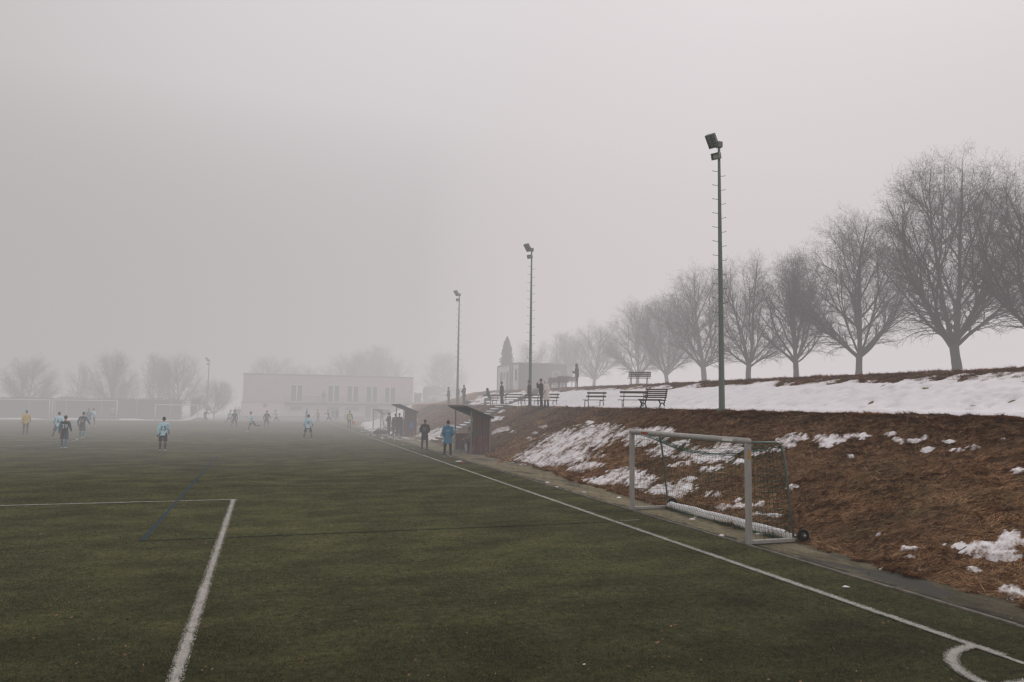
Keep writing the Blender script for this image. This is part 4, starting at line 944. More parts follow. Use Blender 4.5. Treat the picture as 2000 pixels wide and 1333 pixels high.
# ------------------------------------------------------------------ benches
def bench(kind, x, y, rz, label, L=1.5, z=None):
    """front towards local -y"""
    zz = TZ(x, y)-.05 if z is None else z
    t = empty('park_bench', (x, y, zz), rz, label, 'bench', 'benches along the terrace'); wd = M['bench_wood']
    if kind == 'simple':
        for k in range(3): b = MB(); yy = -.2+k*.14; b.bbox((-L/2, yy, .43), (L/2, yy+.11, .465), .008); b.build('seat_slat', wd, t)
        for k, (yy, h) in enumerate(((.26, .60), (.31, .80))): b = MB(); b.bbox((-L/2+.02*k, yy, h), (L/2, yy+.03, h+.10), .008); b.build('back_slat', wd, t)
        for x_ in (-L/2+.15, L/2-.15):
            b = MB(); b.tube([(x_, -.22, 0), (x_, -.18, .42)], .024, 6); b.tube([(x_, .26, 0), (x_, .20, .42), (x_, .34, .92)], .024, 6); b.tube([(x_, -.2, .42), (x_, .22, .42)], .022, 6); b.build('leg_frame', M['iron'], t)
    elif kind == 'wire':
        for k in range(4): b = MB(); yy = -.26+k*.125; b.bbox((-L/2, yy, .43), (L/2, yy+.105, .46), .008); b.build('seat_slat', wd, t)
        for k, (yy, h) in enumerate(((.27, .60), (.31, .78))): b = MB(); b.bbox((-L/2, yy, h), (L/2, yy+.03, h+(.06 if k == 0 else .12)), .008); b.build('back_slat', wd, t)
        for x_ in (-L/2+.22, L/2-.22):
            b = MB(); b.tube([(x_, -.30, 0), (x_, -.20, .12), (x_, -.22, .25), (x_, -.26, .42)], .018, 6); b.tube([(x_, .30, 0), (x_, .22, .12), (x_, .16, .25), (x_, .2, .42), (x_, .26, .6), (x_, .32, .88)], .018, 6)
            b.tube([(x_, -.20, .12), (x_, -.08, .19), (x_, .08, .19), (x_, .22, .12)], .015, 6); b.tube([(x_, -.26, .42), (x_, .2, .42)], .018, 6); b.build('leg_frame', M['iron'], t)
    elif kind == 'cast':
        for k in range(5): b = MB(); yy = -.28+k*.11; b.bbox((-L/2, yy, .43-.01*k), (L/2, yy+.09, .465-.01*k), .008); b.build('seat_slat', wd, t)
        for k in range(5): b = MB(); h = .52+k*.095; yy = .26+.13*(k/4)**1.4; b.bbox((-L/2, yy, h), (L/2, yy+.03, h+.07), .008); b.build('back_slat', wd, t)
        for x_ in (-L/2+.1, L/2-.1):
            b = MB(); pts = [(x_, -.30, 0), (x_, -.22, .06), (x_, -.12, .22), (x_, -.20, .36), (x_, -.32, .44)]; b.tube(pts, .035, 8)
            b.tube([(x_, .34, 0), (x_, .28, .10), (x_, .18, .22), (x_, .26, .42), (x_, .36, .6), (x_, .38, .8), (x_, .46, .98)], [.035, .035, .032, .032, .03, .03, .022], 8)
            b.tube([(x_, -.22, .06), (x_, 0, .03), (x_, .28, .06)], .026, 8); b.tube([(x_, -.12, .22), (x_, .02, .30), (x_, .18, .22)], .026, 8); b.tube([(x_, -.3, .42), (x_, .26, .40)], .028, 8)
            b.build('cast_side', M['iron'], t)
    else:   # ridge bench, three-slat back
        wd = M['bench_wood_pale'] if kind == 'pale' else wd
        for k in range(4): b = MB(); yy = -.24+k*.12; b.bbox((-L/2, yy, .43), (L/2, yy+.10, .465), .008); b.build('seat_slat', wd, t)
        for k in range(3): b = MB(); h = .53+k*.12; yy = .25+k*.035; b.bbox((-L/2, yy, h), (L/2, yy+.03, h+.10), .008); b.build('back_slat', wd, t)
        for x_ in (-L/2+.2, L/2-.2):
            b = MB(); b.tube([(x_, -.26, 0), (x_, -.16, .42)], .022, 6); b.tube([(x_, .32, 0), (x_, .2, .42), (x_, .34, .86)], .022, 6); b.tube([(x_, -.2, .42), (x_, .24, .42)], .022, 6); b.build('leg_frame', M['iron'], t)
    return t
def on_terrace(px, x=17.75, py=795): p = at_x(px, py, x); return p.x, p.y
B = rad(90)
x, y = on_terrace(1160, 17.6); bench('simple', x, y, -rad(52), 'lone slatted bench with two back rails in front of the snow', 1.25)
x, y = on_terrace(1236, 17.6); bench('wire', x, y, -rad(38), 'long slatted bench on curled wire legs', 1.45)
x, y = on_terrace(1274, 17.5); bench('cast', x, y, -rad(62), 'bench with curved cast iron sides at the end of the pair', 1.25)
x, y = on_terrace(1069, 17.7); bench('simple', x, y, rad(-58), 'bench behind the person in the white puffer coat', 1.5)
x, y = on_terrace(1034, 17.8); bench('simple', x, y, rad(-55), 'bench behind the figure at the foot of the second mast', 1.4)
x, y = on_terrace(1000, 17.9); bench('simple', x, y, rad(-40), 'bench beside the spectator in black with hands down', 1.5)
x, y = on_terrace(970, 17.7); bench('wire', x, y, rad(-40), 'far bench between the seated man and the spectator in black', 1.3)
p = at_x(1248, 752, 22.7); bench('ridge', 22.7, p.y, -rad(38), 'dark slatted bench alone on the crest before a tree', 1.45)
p = at_x(1090, 757, 22.9); bench('pale', 22.9, p.y, -rad(28), 'pale brown bench on the crest by the upper steps', 1.7, TZ(22.9, p.y))
p = at_x(1108, 757, 23.3); bench('pale', 23.3, p.y, -rad(28), 'pale brown bench nearest to the person with the phone', 1.7, TZ(23.3, p.y))
p = at_x(1085, 757, 24.6); bench('ridge', 24.6, p.y, -rad(28), 'dark bench in front of the grey cabin wall', 1.6, TZ(24.6, p.y))

# ------------------------------------------------------------------ parked car
def car(x, y, z, rz):
    t = empty('parked_car', (x, y, z), rz, 'grey hatchback parked on the grass by the hedge', 'car')
    prof = [(-2.1, .35), (-2.12, .75), (-1.95, 1.0), (-1.55, 1.38), (-.9, 1.48), (.1, 1.46), (.85, 1.02), (1.75, .86), (2.08, .68), (2.1, .35)]
    b = MB(); rings = []
    for yy, s, top in ((-.86, .0, 0), (-.84, .03, 1), (-.70, .02, 1), (.70, .02, 1), (.84, .03, 1), (.86, 0, 0)):
        k = .94 if abs(yy) > .85 else 1
        rings.append([Vector((px*k, yy*(1-.22*max(0, pz-.95)/.5) if top else yy*(1-.16*max(0, pz-.95)/.5), .35+(pz-.35)*(.97 if abs(yy) > .85 else 1))) for px, pz in prof])
    b.loft(rings, False); b.build('body', M['car_paint'], t)
    for s in (-1, 1):
        g = MB(); g.add([(-1.6, s*.845, 1.0), (.62, s*.845, 1.0), (.05, s*.69, 1.40), (-1.3, s*.69, 1.40)], [(0, 1, 2, 3) if s < 0 else (3, 2, 1, 0)]); g.build('side_window', M['glass'], t)
    g = MB(); g.add([(.93, -.72, 1.03), (.93, .72, 1.03), (.17, .60, 1.44), (.17, -.60, 1.44)], [(0, 1, 2, 3)]); g.build('windscreen', M['glass'], t)
    for xx in (-1.3, 1.3):
        for s in (-1, 1):
            w = empty('wheel', (xx, s*.80, .33)); w.parent = t; b = MB(); b.tube([(0, -.1, 0), (0, .1, 0)], .33, 18); b.build('tyre', M['rubber'], w)
            b = MB(); b.tube([(0, -.11, 0), (0, .11, 0)], .2, 14); b.build('rim', M['alu'], w)
    for s in (-1, 1): b = MB(); b.ell((2.02, s*.62, .72), (.1, .18, .08), 10); b.build('headlight', M['lamp_glass'], t)
cp = at_y(862, 780, 110); car(cp.x, 110, TZ(cp.x, 110)-.02, math.pi+.1)

# ------------------------------------------------------------------ people
SKIN = simple('skin', (.42, .26, .20), .7, .08, 10); HAIR = {k: simple('hair_'+k, c, .9, .4, 30) for k, c in dict(dark=(.018, .014, .012), brown=(.06, .038, .025), grey=(.2, .19, .18)).items()}
EYE = simple('eye_dark', (.02, .015, .015), .3, .1, 5)
def dirv(pitch, abd, side): # down vector swung forward by pitch, out by abd
    p, a = rad(pitch), rad(abd); return Vector((side*math.sin(a), math.sin(p)*math.cos(a), -math.cos(p)*math.cos(a)))
STAND = dict(lean=2, legs=((2, 5, 2), (-2, 5, 2)), arms=((4, 9, 12, 0), (0, 9, 10, 0)), head=(0, 5))
POSES = dict(
    stand=STAND,
    wide=dict(lean=8, legs=((8, 17, 16), (4, 17, 14)), arms=((8, 24, 45, .2), (8, 24, 40, .2)), head=(0, 5)),
    walk=dict(lean=5, legs=((22, 4, 8), (-16, 4, 16)), arms=((-18, 10, 18, 0), (20, 10, 30, 0)), head=(0, 4)),
    stride=dict(lean=8, legs=((-18, 12, 16), (26, 10, 26)), arms=((20, 22, 35, .1), (-15, 18, 30, .1)), head=(10, 6)),
    run=dict(lean=14, legs=((48, 4, 60), (-26, 4, 42)), arms=((-40, 12, 80, .2), (38, 12, 80, .3)), head=(0, 2)),
    run2=dict(lean=12, legs=((-34, 5, 62), (30, 4, 28)), arms=((40, 14, 75, .3), (-38, 14, 70, .2)), head=(0, 2)),
    reach=dict(lean=12, legs=((34, 6, 30), (-24, 6, 34)), arms=((62, 18, 20, 0), (-20, 24, 40, .1)), head=(0, 0)),
    pockets=dict(lean=3, legs=((3, 6, 3), (-3, 6, 3)), arms=((-14, 17, 58, .55), (-14, 17, 58, .55)), head=(0, 8)),
    folded=dict(lean=1, legs=((2, 6, 2), (-3, 6, 3)), arms=((18, 14, 84, 1.25), (16, 14, 88, 1.25)), head=(0, 6)),
    camera=dict(lean=2, legs=((3, 7, 3), (-3, 7, 4)), arms=((52, 24, 118, .65), (52, 24, 118, .65)), head=(0, 4)),
    phone=dict(lean=3, legs=((2, 3, 2), (-1, 3, 3)), arms=((14, 8, 82, .5), (14, 8, 84, .5)), head=(0, 26)),
    keeper=dict(lean=6, legs=((8, 12, 10), (6, 12, 10)), arms=((30, 28, 95, .4), (30, 28, 95, .4)), head=(0, 4)),
    hips=dict(lean=3, legs=((3, 8, 3), (-2, 8, 3)), arms=((-16, 42, 74, .9), (-16, 42, 74, .9)), head=(0, 5)),
    flag=dict(lean=4, legs=((10, 4, 6), (-10, 4, 10)), arms=((2, 10, 10, 0), (8, 16, 14, 0)), head=(0, 4)),
    sit=dict(lean=16, legs=((84, 9, 84), (78, 9, 92)), arms=((38, 10, 42, .5), (36, 10, 45, .5)), head=(0, 10), sit=True),
    crouch=dict(lean=34, legs=((98, 12, 130), (60, 10, 118)), arms=((60, 12, 40, .3), (60, 12, 40, .3)), head=(0, 2), sit=False))
def ring(c, rx, ry, X, Yv, n=14): return [c+X*(rx*math.cos(a))+Yv*(ry*math.sin(a)) for a in np.linspace(0, 2*math.pi, n, endpoint=False)]
def limb(mb, pts, rs, n=10):
    pts = [Vector(p) for p in pts]; P = []; Rr_ = []
    d0 = (pts[0]-pts[1]).normalized(); d1 = (pts[-1]-pts[-2]).normalized()
    for k in (0, 35, 65): a = rad(k); P.append(pts[0]+d0*rs[0]*math.cos(a)*.98); Rr_.append(max(.002, rs[0]*math.sin(a)))
    for i in range(len(pts)): P.append(pts[i]); Rr_.append(rs[i])
    for k in (65, 35, 0): a = rad(k); P.append(pts[-1]+d1*rs[-1]*math.cos(a)*.98); Rr_.append(max(.002, rs[-1]*math.sin(a)))
    mb.tube(P, Rr_, n)
def remesh(o, vox, sm=3):
    r = o.modifiers.new('surface', 'REMESH'); r.mode = 'VOXEL'; r.voxel_size = vox; r.use_smooth_shade = True
    s = o.modifiers.new('smooth', 'SMOOTH'); s.factor = .5; s.iterations = sm
def person(loc, az, pose, H, outfit, label, group=None, flip=False, back_text=None, dist=60):
    ps = POSES[pose]; k = H/1.80; vox = (.0125 if dist < 45 else .016 if dist < 62 else .021)
    root = empty('person', loc, -rad(az), label, 'person', group)
    sit = ps.get('sit', None)
    hip = Vector((0, 0, 0)); L = rad(ps['lean']); Xa = Vector((1, 0, 0)); Za = Vector((0, math.sin(L), math.cos(L))); Ya = Vector((0, math.cos(L), -math.sin(L)))
    def T(x, y, z): return hip+Xa*x*k+Ya*y*k+Za*z*k
    legs = ps['legs']; arms = ps['arms']
    if flip: legs = legs[::-1]; arms = arms[::-1]
    J = {}
    for s, (p, a, kn) in zip((-1, 1), legs):
        h0 = Vector((s*.098*k, 0, 0)); d1 = dirv(p, a, s); kn_ = h0+d1*.445*k; d2 = dirv(p-kn, a*.4, s); an = kn_+d2*.435*k
        J['leg', s] = (h0, kn_, an, d2)
    lowest = min(J['leg', s][2].z for s in (-1, 1)); dz = -(lowest-.085*k); hip = Vector((0, 0, dz))
    for s in (-1, 1): h0, kn_, an, d2 = J['leg', s]; J['leg', s] = (h0+hip, kn_+hip, an+hip, d2)
    for s, (p, a, el, inw) in zip((-1, 1), arms):
        s0 = T(s*.185, -.01, .52); d1 = dirv(p, a, s); d1 = Vector((d1.x, d1.y*math.cos(L)+0*d1.z, d1.z)).normalized(); e = s0+d1*.30*k
        d2 = dirv(p+el, a*.3, s); d2 = (d2+Vector((-s*inw, 0, 0))).normalized(); w = e+d2*.26*k; J['arm', s] = (s0, e, w, d2)
    hy_, hp = ps['head']; Hm = Matrix.Rotation(-rad(hy_ if not flip else -hy_), 3, 'Z') @ Matrix.Rotation(-rad(hp), 3, 'X')
    hc = T(0, .015, .775); nb = T(0, -.01, .60)
    def HT(x, y, z): return hc+Hm @ Vector((x*k, y*k, z*k))
    # --- body: one continuous surface
    b = MB()
    b.loft([ring(T(0, .0, z), rx*k, ry*k, Xa, Ya) for z, rx, ry in ((-.10, .10, .09), (-.04, .155, .108), (.04, .160, .11), (.16, .135, .10), (.28, .150, .108), (.40, .168, .112), (.50, .165, .098), (.56, .10, .075), (.60, .05, .05))])
    limb(b, [nb-Za*.05*k, hc-Za*.04*k], [.062*k, .055*k])
    b.ell(hc+Hm @ Vector((0, -.005, .02))*k, (.077*k, .096*k, .108*k), 16, None); b.ell(HT(0, .022, -.06), (.055*k, .065*k, .062*k), 12)
    b.ell(HT(0, .1, -.018), (.013*k, .02*k, .026*k), 8); b.ell(HT(0, .078, -.082), (.024*k, .018*k, .016*k), 8)
    for s in (-1, 1): b.ell(HT(s*.08, -.005, -.012), (.011*k, .022*k, .032*k), 8)
    for s in (-1, 1):
        s0, e, w, d2 = J['arm', s]; limb(b, [T(s*.11, -.01, .50), s0], [.07*k, .062*k]); limb(b, [s0, s0.lerp(e, .5), e], [.056*k, .050*k, .041*k]); limb(b, [e, e.lerp(w, .35), w], [.041*k, .040*k, .027*k])
        # hand: palm, four fingers of unequal length, thumb off the side of the palm
        side = Xa.cross(d2); side = side.normalized() if side.length > .1 else Ya; pn = d2.cross(side).normalized()   # side: across the palm
        limb(b, [w, w+d2*.045*k, w+d2*.085*k], [.026*k, .032*k, .030*k], 8)
        for q, (o_, l) in enumerate(((-.027, .066), (-.009, .078), (.009, .073), (.027, .056))):
            f0 = w+d2*.085*k+side*o_*k; f1 = f0+(d2+pn*(-s)*.22)*l*.5*k; f2 = f1+(d2+pn*(-s)*.75).normalized()*l*.5*k; limb(b, [f0, f1, f2], [.0098*k, .0092*k, .0078*k], 6)
        t0 = w+d2*.035*k+side*.028*k; t1 = t0+(d2*.6+side*.8).normalized()*.036*k; limb(b, [t0, t1, t1+(d2+side*.25).normalized()*.03*k], [.013*k, .0115*k, .009*k], 6)
        h0, kn_, an, dd = J['leg', s]; limb(b, [h0, h0.lerp(kn_, .5), kn_], [.088*k, .075*k, .055*k]); limb(b, [kn_, kn_.lerp(an, .3), an], [.053*k, .056*k, .036*k])
        fd = Vector((s*.18, 1, 0)).normalized(); 
        if an.z-.085*k > .06: fd = (fd*.6+dd*.75).normalized()
        limb(b, [an+Vector((0, 0, -.03))*k-fd*.02*k, an+fd*.12*k+(Vector((0, 0, -.045))*k if fd.z > -.1 else Vector((0, 0, 0)))], [.036*k, .032*k]); J['foot', s] = fd
    body = b.build('body', SKIN, root); remesh(body, vox*.9 if dist < 62 else vox, 2)
    ey = MB(); 
    for s in (-1, 1): ey.ell(HT(s*.031, .083, .012), (.012*k, .010*k, .007*k), 8)
    ey.ell(HT(0, .090, -.078), (.022*k, .010*k, .004*k), 8); ey.build('eyes', EYE, root)['label'] = 'eyes and mouth'
    hr = MB(); rings = []
    for zz in np.linspace(-.05, .128, 8):
        q = math.sqrt(max(.0, 1-((zz-.02)/.118)**2)); back = -.012; rings.append([HT((.085*q+.002)*math.cos(a), back+(.100*q)*math.sin(a)*(1 if math.sin(a) < 0 or zz > .045 else .1), zz+.004*math.sin(5*a)) for a in np.linspace(0, 2*math.pi, 16, endpoint=False)])
    hat = outfit.get('hat')
    if outfit.get('hood') is None:
        hr.loft(rings); hr.build('hair' if not hat else 'woolly_hat', HAIR[outfit.get('hair', 'dark')] if not hat else cloth(hat), root)
    # --- clothing
    top = outfit['top']; bulk = outfit.get('bulk', 1.0); hem = outfit.get('hem', -.10); g = .012+.028*(bulk-1)
    b = MB(); zs = [(hem, .172, .122), (hem+.03, .176, .126)] if hem > -.2 else [(hem, .20*1.03, .155), (hem+.05, .195, .15), (-.12, .185, .14)]
    if hem <= -.2 and sit: zs = [(-.12, .185, .14)]
    prof = zs+[(-.02, .166, .12), (.10, .148, .112), (.26, .160, .117), (.40, .178, .121), (.50, .176, .108), (.565, .12, .085), (.60, .066, .062)]
    b.loft([ring(T(0, .0, z), (rx+g)*k*(1+.02*math.sin(z*40)), (ry+g)*k, Xa, Ya, 18) for z, rx, ry in prof])
    sl = outfit.get('sleeve_to', 1.0)
    sleeves = outfit.get('sleeves'); b2 = b if sleeves is None else MB()
    for s in (-1, 1):
        s0, e, w, d2 = J['arm', s]; limb(b, [T(s*.10, -.01, .50), s0], [(.072+g)*k, (.066+g*.6)*k]); e2 = s0.lerp(e, 1)
        limb(b2, [s0, s0.lerp(e, .5), e], [(.062+g)*k, (.057+g)*k, (.050+g)*k]); limb(b2, [e, e.lerp(w, .5), w-d2*.012], [(.050+g)*k, (.045+g)*k, (.036+g*.8)*k])
        if outfit.get('gloves'):
            gl = MB(); limb(gl, [w-d2*.01, w+d2*.05*k, w+d2*.085*k], [.034*k, .040*k, .037*k]); 
            side = Xa.cross(d2).normalized()
            for q, (o_, l) in enumerate(((-.029, .066), (-.0095, .078), (.0095, .073), (.029, .056))):
                f0 = w+d2*.085*k+side*o_*k; limb(gl, [f0, f0+d2*l*k], [.0135*k, .0115*k], 6)
            t0 = w+d2*.035*k+side*.03*k; limb(gl, [t0, t0+(d2*.6+side*.8).normalized()*.055*k], [.017*k, .014*k], 6)
            o = gl.build('glove', cloth((.015, .015, .016)), root); remesh(o, vox, 1)
    nm = outfit.get('top_name', 'shirt'); o = b.build(nm, cloth(top), root); remesh(o, vox)
    if sleeves is not None: o = b2.build('sleeves', cloth(sleeves), root); remesh(o, vox)
    if outfit.get('collar'):
        b = MB(); limb(b, [nb-Za*.06*k, nb+Za*.0*k], [.082*k, .07*k]); o = b.build('collar', cloth(outfit['collar']), root); remesh(o, vox)
    if outfit.get('hood') is not None:
        b = MB()
        if outfit.get('hood_up', True):
            b.ell(hc+Hm @ Vector((0, -.028, .02))*k, (.118*k, .118*k, .142*k), 16); limb(b, [nb-Za*.03*k, hc-Za*.06*k], [.10*k, .105*k])
            o = b.build('hood', cloth(outfit['hood']), root); remesh(o, vox)
            if outfit.get('fur'): f = MB(); f.tube([HT(.105*math.cos(a), .066, .01+.125*math.sin(a)) for a in np.linspace(-1.2, 4.35, 14)], .024*k, 8); f.build('fur_trim', cloth(outfit['fur'], .8), root)
        else:
            hr.loft(rings); hr.build('hair' if not hat else 'woolly_hat', HAIR[outfit.get('hair', 'dark')] if not hat else cloth(hat), root)
            b.ell(T(0, -.105, .585), (.115*k, .075*k, .085*k), 14); b.ell(T(0, -.05, .60), (.10*k, .09*k, .05*k), 14); o = b.build('hood', cloth(outfit['hood']), root); remesh(o, vox)
    bt = outfit['bottom']; short = outfit.get('short', False); b = MB(); g2 = .014 if short else .010
    if short: b.loft([ring(T(0, 0, z), rx*k, ry*k, Xa, Ya, 16) for z, rx, ry in ((-.13, .15, .115), (-.05, .180, .128), (.03, .178, .126), (.06, .165, .118))])
    else: b.loft([ring(T(0, 0, z), rx*k, ry*k, Xa, Ya, 16) for z, rx, ry in ((-.11, .12, .10), (-.04, .172, .122), (.05, .168, .120))])
    for s in (-1, 1):
        h0, kn_, an, dd = J['leg', s]
        if short: limb(b, [h0, h0.lerp(kn_, .45), h0.lerp(kn_, .80)], [.100*k, .103*k, .102*k])
        else: limb(b, [h0, h0.lerp(kn_, .5), kn_], [.098*k, .087*k, .072*k]); limb(b, [kn_, kn_.lerp(an, .5), an+dd*.02*k], [.072*k, .066*k, .056*k])
    o = b.build('shorts' if short else 'trousers', cloth(bt), root); remesh(o, vox)
    for s in (-1, 1):
        h0, kn_, an, dd = J['leg', s]; fd = J['foot', s]
        if short:
            b = MB(); limb(b, [kn_.lerp(an, .12), kn_.lerp(an, .35), an], [.056*k, .063*k, .043*k]); o = b.build('sock', cloth(outfit['socks']), root); remesh(o, vox)
        b = MB(); dn = Vector((0, 0, -1)) if fd.z > -.1 else dd
        limb(b, [an+dn*.040*k-fd*.045*k, an+dn*.045*k+fd*.05*k, an+dn*.055*k+fd*.155*k], [.040*k, .043*k, .033*k], 10)
        if not short: limb(b, [an-dd*.02, an+dn*.02], [.05*k, .045*k])
        o = b.build('shoe', cloth(outfit.get('shoes', (.03, .03, .03))), root); remesh(o, vox, 1)
        if outfit.get('sole'):
            m_ = MB(); m_.box((-.036*k, -.09*k, -.085*k), (.036*k, .185*k, -.065*k), Matrix.Translation(an) @ Matrix.Rotation(-s*.18, 4, 'Z')); m_.build('sole', cloth(outfit['sole']), root)
    # --- writing on the back
    def on_back(txt, z, h, col, name, zgap=0):
        cu = bpy.data.curves.new('txt', 'FONT'); cu.body = txt; cu.align_x = 'CENTER'; cu.size = h*k*1.38; cu.offset = .006*k; ob = bpy.data.objects.new('txt', cu); COL.objects.link(ob)
        me = bpy.data.meshes.new_from_object(ob.evaluated_get(bpy.context.evaluated_depsgraph_get())); bpy.data.objects.remove(ob)
        for v in me.vertices:
            x, y = v.co.x, v.co.y; zz = z+y/k; ry = float(np.interp(zz, [p[0] for p in prof], [p[2] for p in prof]))+g; rx = float(np.interp(zz, [p[0] for p in prof], [p[1] for p in prof]))+g
            v.co = T(x/k, -ry*math.sqrt(max(.1, 1-(x/k/rx)**2))-.012, zz)
            
        o = link(name, me, cloth(col, 0), root); return o
    if back_text:
        for (txt, z, h, col) in back_text: on_back(txt, z, h, col, 'back_number' if txt.isdigit() else 'back_lettering')
    if outfit.get('back_bars'):
        for (z, w_, h) in outfit['back_bars']:
            b = MB(); nn = 9
            for i in range(nn):
                xa = -w_/2+w_*i/nn; xb = xa+w_/nn*random.uniform(.62, .86)
                def pt(x, zz):
                    ry = float(np.interp(zz, [p[0] for p in prof], [p[2] for p in prof]))+g; rx = float(np.interp(zz, [p[0] for p in prof], [p[1] for p in prof]))+g
                    return T(x, -ry*math.sqrt(max(.1, 1-(x/rx)**2))-.010, zz)
                b.add([pt(xa, z), pt(xb, z), pt(xb, z+h), pt(xa, z+h)], [(0, 1, 2, 3)])
            b.build('back_lettering', cloth((.6, .58, .56), 0), root)
    if outfit.get('vest'):
        b = MB(); b.loft([ring(T(0, .0, z), (rx+g+.012)*k, (ry+g+.012)*k, Xa, Ya, 18) for z, rx, ry in prof if -.06 < z < .52]); o = b.build('bib', cloth(outfit['vest']), root); remesh(o, vox)
    return root, J
LB = (.50, .78, .90); DK = (.020, .024, .026); BL = (.035, .15, .22)
WH = dict(top=LB, bottom=(.022, .022, .024), short=True, socks=(.022, .024, .026), shoes=(.5, .48, .46), hair='dark', collar=(.62, .65, .66))
DN = dict(top=DK, sleeves=BL, bottom=(.030, .075, .11), short=True, socks=BL, shoes=(.5, .48, .45), hair='dark')
def az_at(px): return math.degrees(YAW+math.atan((px-1000)/FPX))
pl = 'players on the pitch'
def on_pitch(px, py, az, pose, H, outfit, label, **kw):
    p = at(px, py, .008); d = p.length; return person((p.x, p.y, .008), az, pose, H, outfit, label, kw.pop('group', pl), dist=d, **kw)
bk = az_at
YEL = dict(top=(.66, .47, .09), bottom=(.022, .022, .022), hair='brown', shoes=(.02, .02, .02), top_name='shirt')
on_pitch(49, 850, bk(49)+6, 'walk', 1.80, YEL, 'referee in yellow shirt and black trousers seen from behind', group='match officials')
on_pitch(112, 858, bk(112)+12, 'stride', 1.80, WH, 'player in light blue shirt number 6 with legs apart', back_text=[('6', .16, .24, (.06, .09, .10))])
on_pitch(124, 877, bk(124)+10, 'walk', 1.78, DN, 'player in black and blue shirt number 39 walking', back_text=[('39', .20, .22, (.6, .62, .62))])
on_pitch(159, 857.5, bk(159)+25, 'stride', 1.82, DN, 'player in black shirt number 21 standing by the centre circle', back_text=[('21', .20, .22, (.5, .52, .52))], flip=True)
on_pitch(173, 834, bk(173)-150, 'reach', 1.80, dict(DN, top=(.06, .13, .18)), 'blue-grey figure half hidden behind number 21')
on_pitch(179, 834, bk(179)+30, 'run2', 1.80, WH, 'light blue player running, just behind number 21', back_text=[('7', .2, .22, (.06, .09, .10))])
on_pitch(219, 821.5, bk(219)+180, 'keeper', 1.86, dict(WH, top=(.5, .52, .48), bottom=(.03, .03, .03), gloves=True, top_name='shirt'), 'goalkeeper in pale shirt inside the far goal')
on_pitch(317, 882, bk(317)+4, 'walk', 1.80, dict(WH, gloves=True), 'player in light blue shirt number 15 with black gloves', back_text=[('15', .18, .24, (.07, .08, .09))])
on_pitch(400, 826, bk(400)+60, 'run', 1.80, DN, 'dark player running past the edge of the hedge')
on_pitch(446, 829, bk(446)+80, 'run', 1.78, dict(WH, top=(.5, .56, .58)), 'pale player crouching into a run in front of the snow heap')
on_pitch(457, 838, bk(457)+10, 'stride', 1.80, DN, 'dark player with legs wide apart by the clubhouse corner')
on_pitch(492, 844, bk(490)-110, 'run2', 1.80, WH, 'light blue player running across in front of the clubhouse')
on_pitch(520, 838, bk(520)+6, 'stride', 1.80, DN, 'dark player with legs apart before the pale clubhouse wall', flip=True, back_text=[('2', .2, .22, (.4, .42, .42))])
on_pitch(540, 827, bk(540)-70, 'run', 1.78, dict(WH, top=(.52, .56, .58)), 'small pale player running near the clubhouse wall', flip=True)
on_pitch(598, 828, bk(598)+70, 'stand', 1.80, dict(DN, top=(.04, .09, .13)), 'blue-grey player just behind the wide-legged light blue one')
on_pitch(601, 859.5, bk(601)+3, 'wide', 1.78, WH, 'light blue player with legs wide apart facing the clubhouse', back_text=[('8', .18, .24, (.10, .16, .2))])
on_pitch(620.5, 827, bk(620)-120, 'walk', 1.76, dict(WH, top=(.42, .38, .24)), 'player in dull yellow bib far in front of the balcony')
on_pitch(642, 828, bk(640)-80, 'reach', 1.78, DN, 'dark player reaching forward under the balcony')
on_pitch(650, 824, bk(650)+170, 'hips', 1.76, dict(DN, top=(.05, .13, .16)), 'blue-grey player with hands on hips, left one of two close together')
on_pitch(657.5, 824.5, bk(657)+150, 'stand', 1.80, DN, 'dark blue player close beside the one with hands on hips')
on_pitch(674, 823, bk(674)+100, 'stand', 1.78, dict(WH, top=(.36, .40, .40)), 'grey shirted player just behind the assistant referee')
r_, J_ = on_pitch(682, 838, bk(682)+8, 'flag', 1.80, dict(top=(.03, .03, .03), vest=(.55, .56, .14), bottom=(.06, .045, .04), top_name='jacket', hair='brown'), 'assistant in yellow vest on the far touchline holding a flag', group='match officials')
wr = J_['arm', 1][2]; ft = empty('linesman_flag', tuple(r_.matrix_basis @ (wr+Vector((.02, .03, -.08)))), -rad(bk(682)), 'bright orange assistant flag held low', 'flag')
b = MB(); b.tube([(0, 0, .08), (.12, .05, -.45)], .01, 6); b.build('stick', M['bag_dark'], ft)
b = MB(); vs = [(.02+.10*i/5*.2+.30*j/5*1.0-.1, .03+.03*math.sin(j*1.3), -.05-.36*i/5-.10*j/5) for i in range(6) for j in range(6)]; b.add(vs, [(i*6+j, i*6+j+1, i*6+j+7, i*6+j+6) for i in range(5) for j in range(5)], True); b.build('cloth', simple('flag_orange', (.75, .12, .03), .8, .1), ft)
for px, py, lb, c in ((459, 820.5, 'dark figure by the wall, the one nearer the hedge', (.03, .03, .035)), (465.5, 820.5, 'dark figure leaning by the clubhouse corner', (.025, .025, .03))):
    on_pitch(px, py, bk(px)+170, 'pockets', 1.78, dict(top=c, bottom=(.03, .03, .03), bulk=1.3, top_name='jacket', hair='dark'), lb, group='bystanders at the far end')
pb = at_y(631.5, 784, CY-1.1); person((pb.x, CY-1.1, CZF-.10), bk(631)+175, 'stand', 1.80, dict(top=(.03, .03, .03), bottom=(.025, .025, .028), bulk=1.3, top_name='jacket'), 'dark figure standing on the clubhouse balcony', None, dist=110)
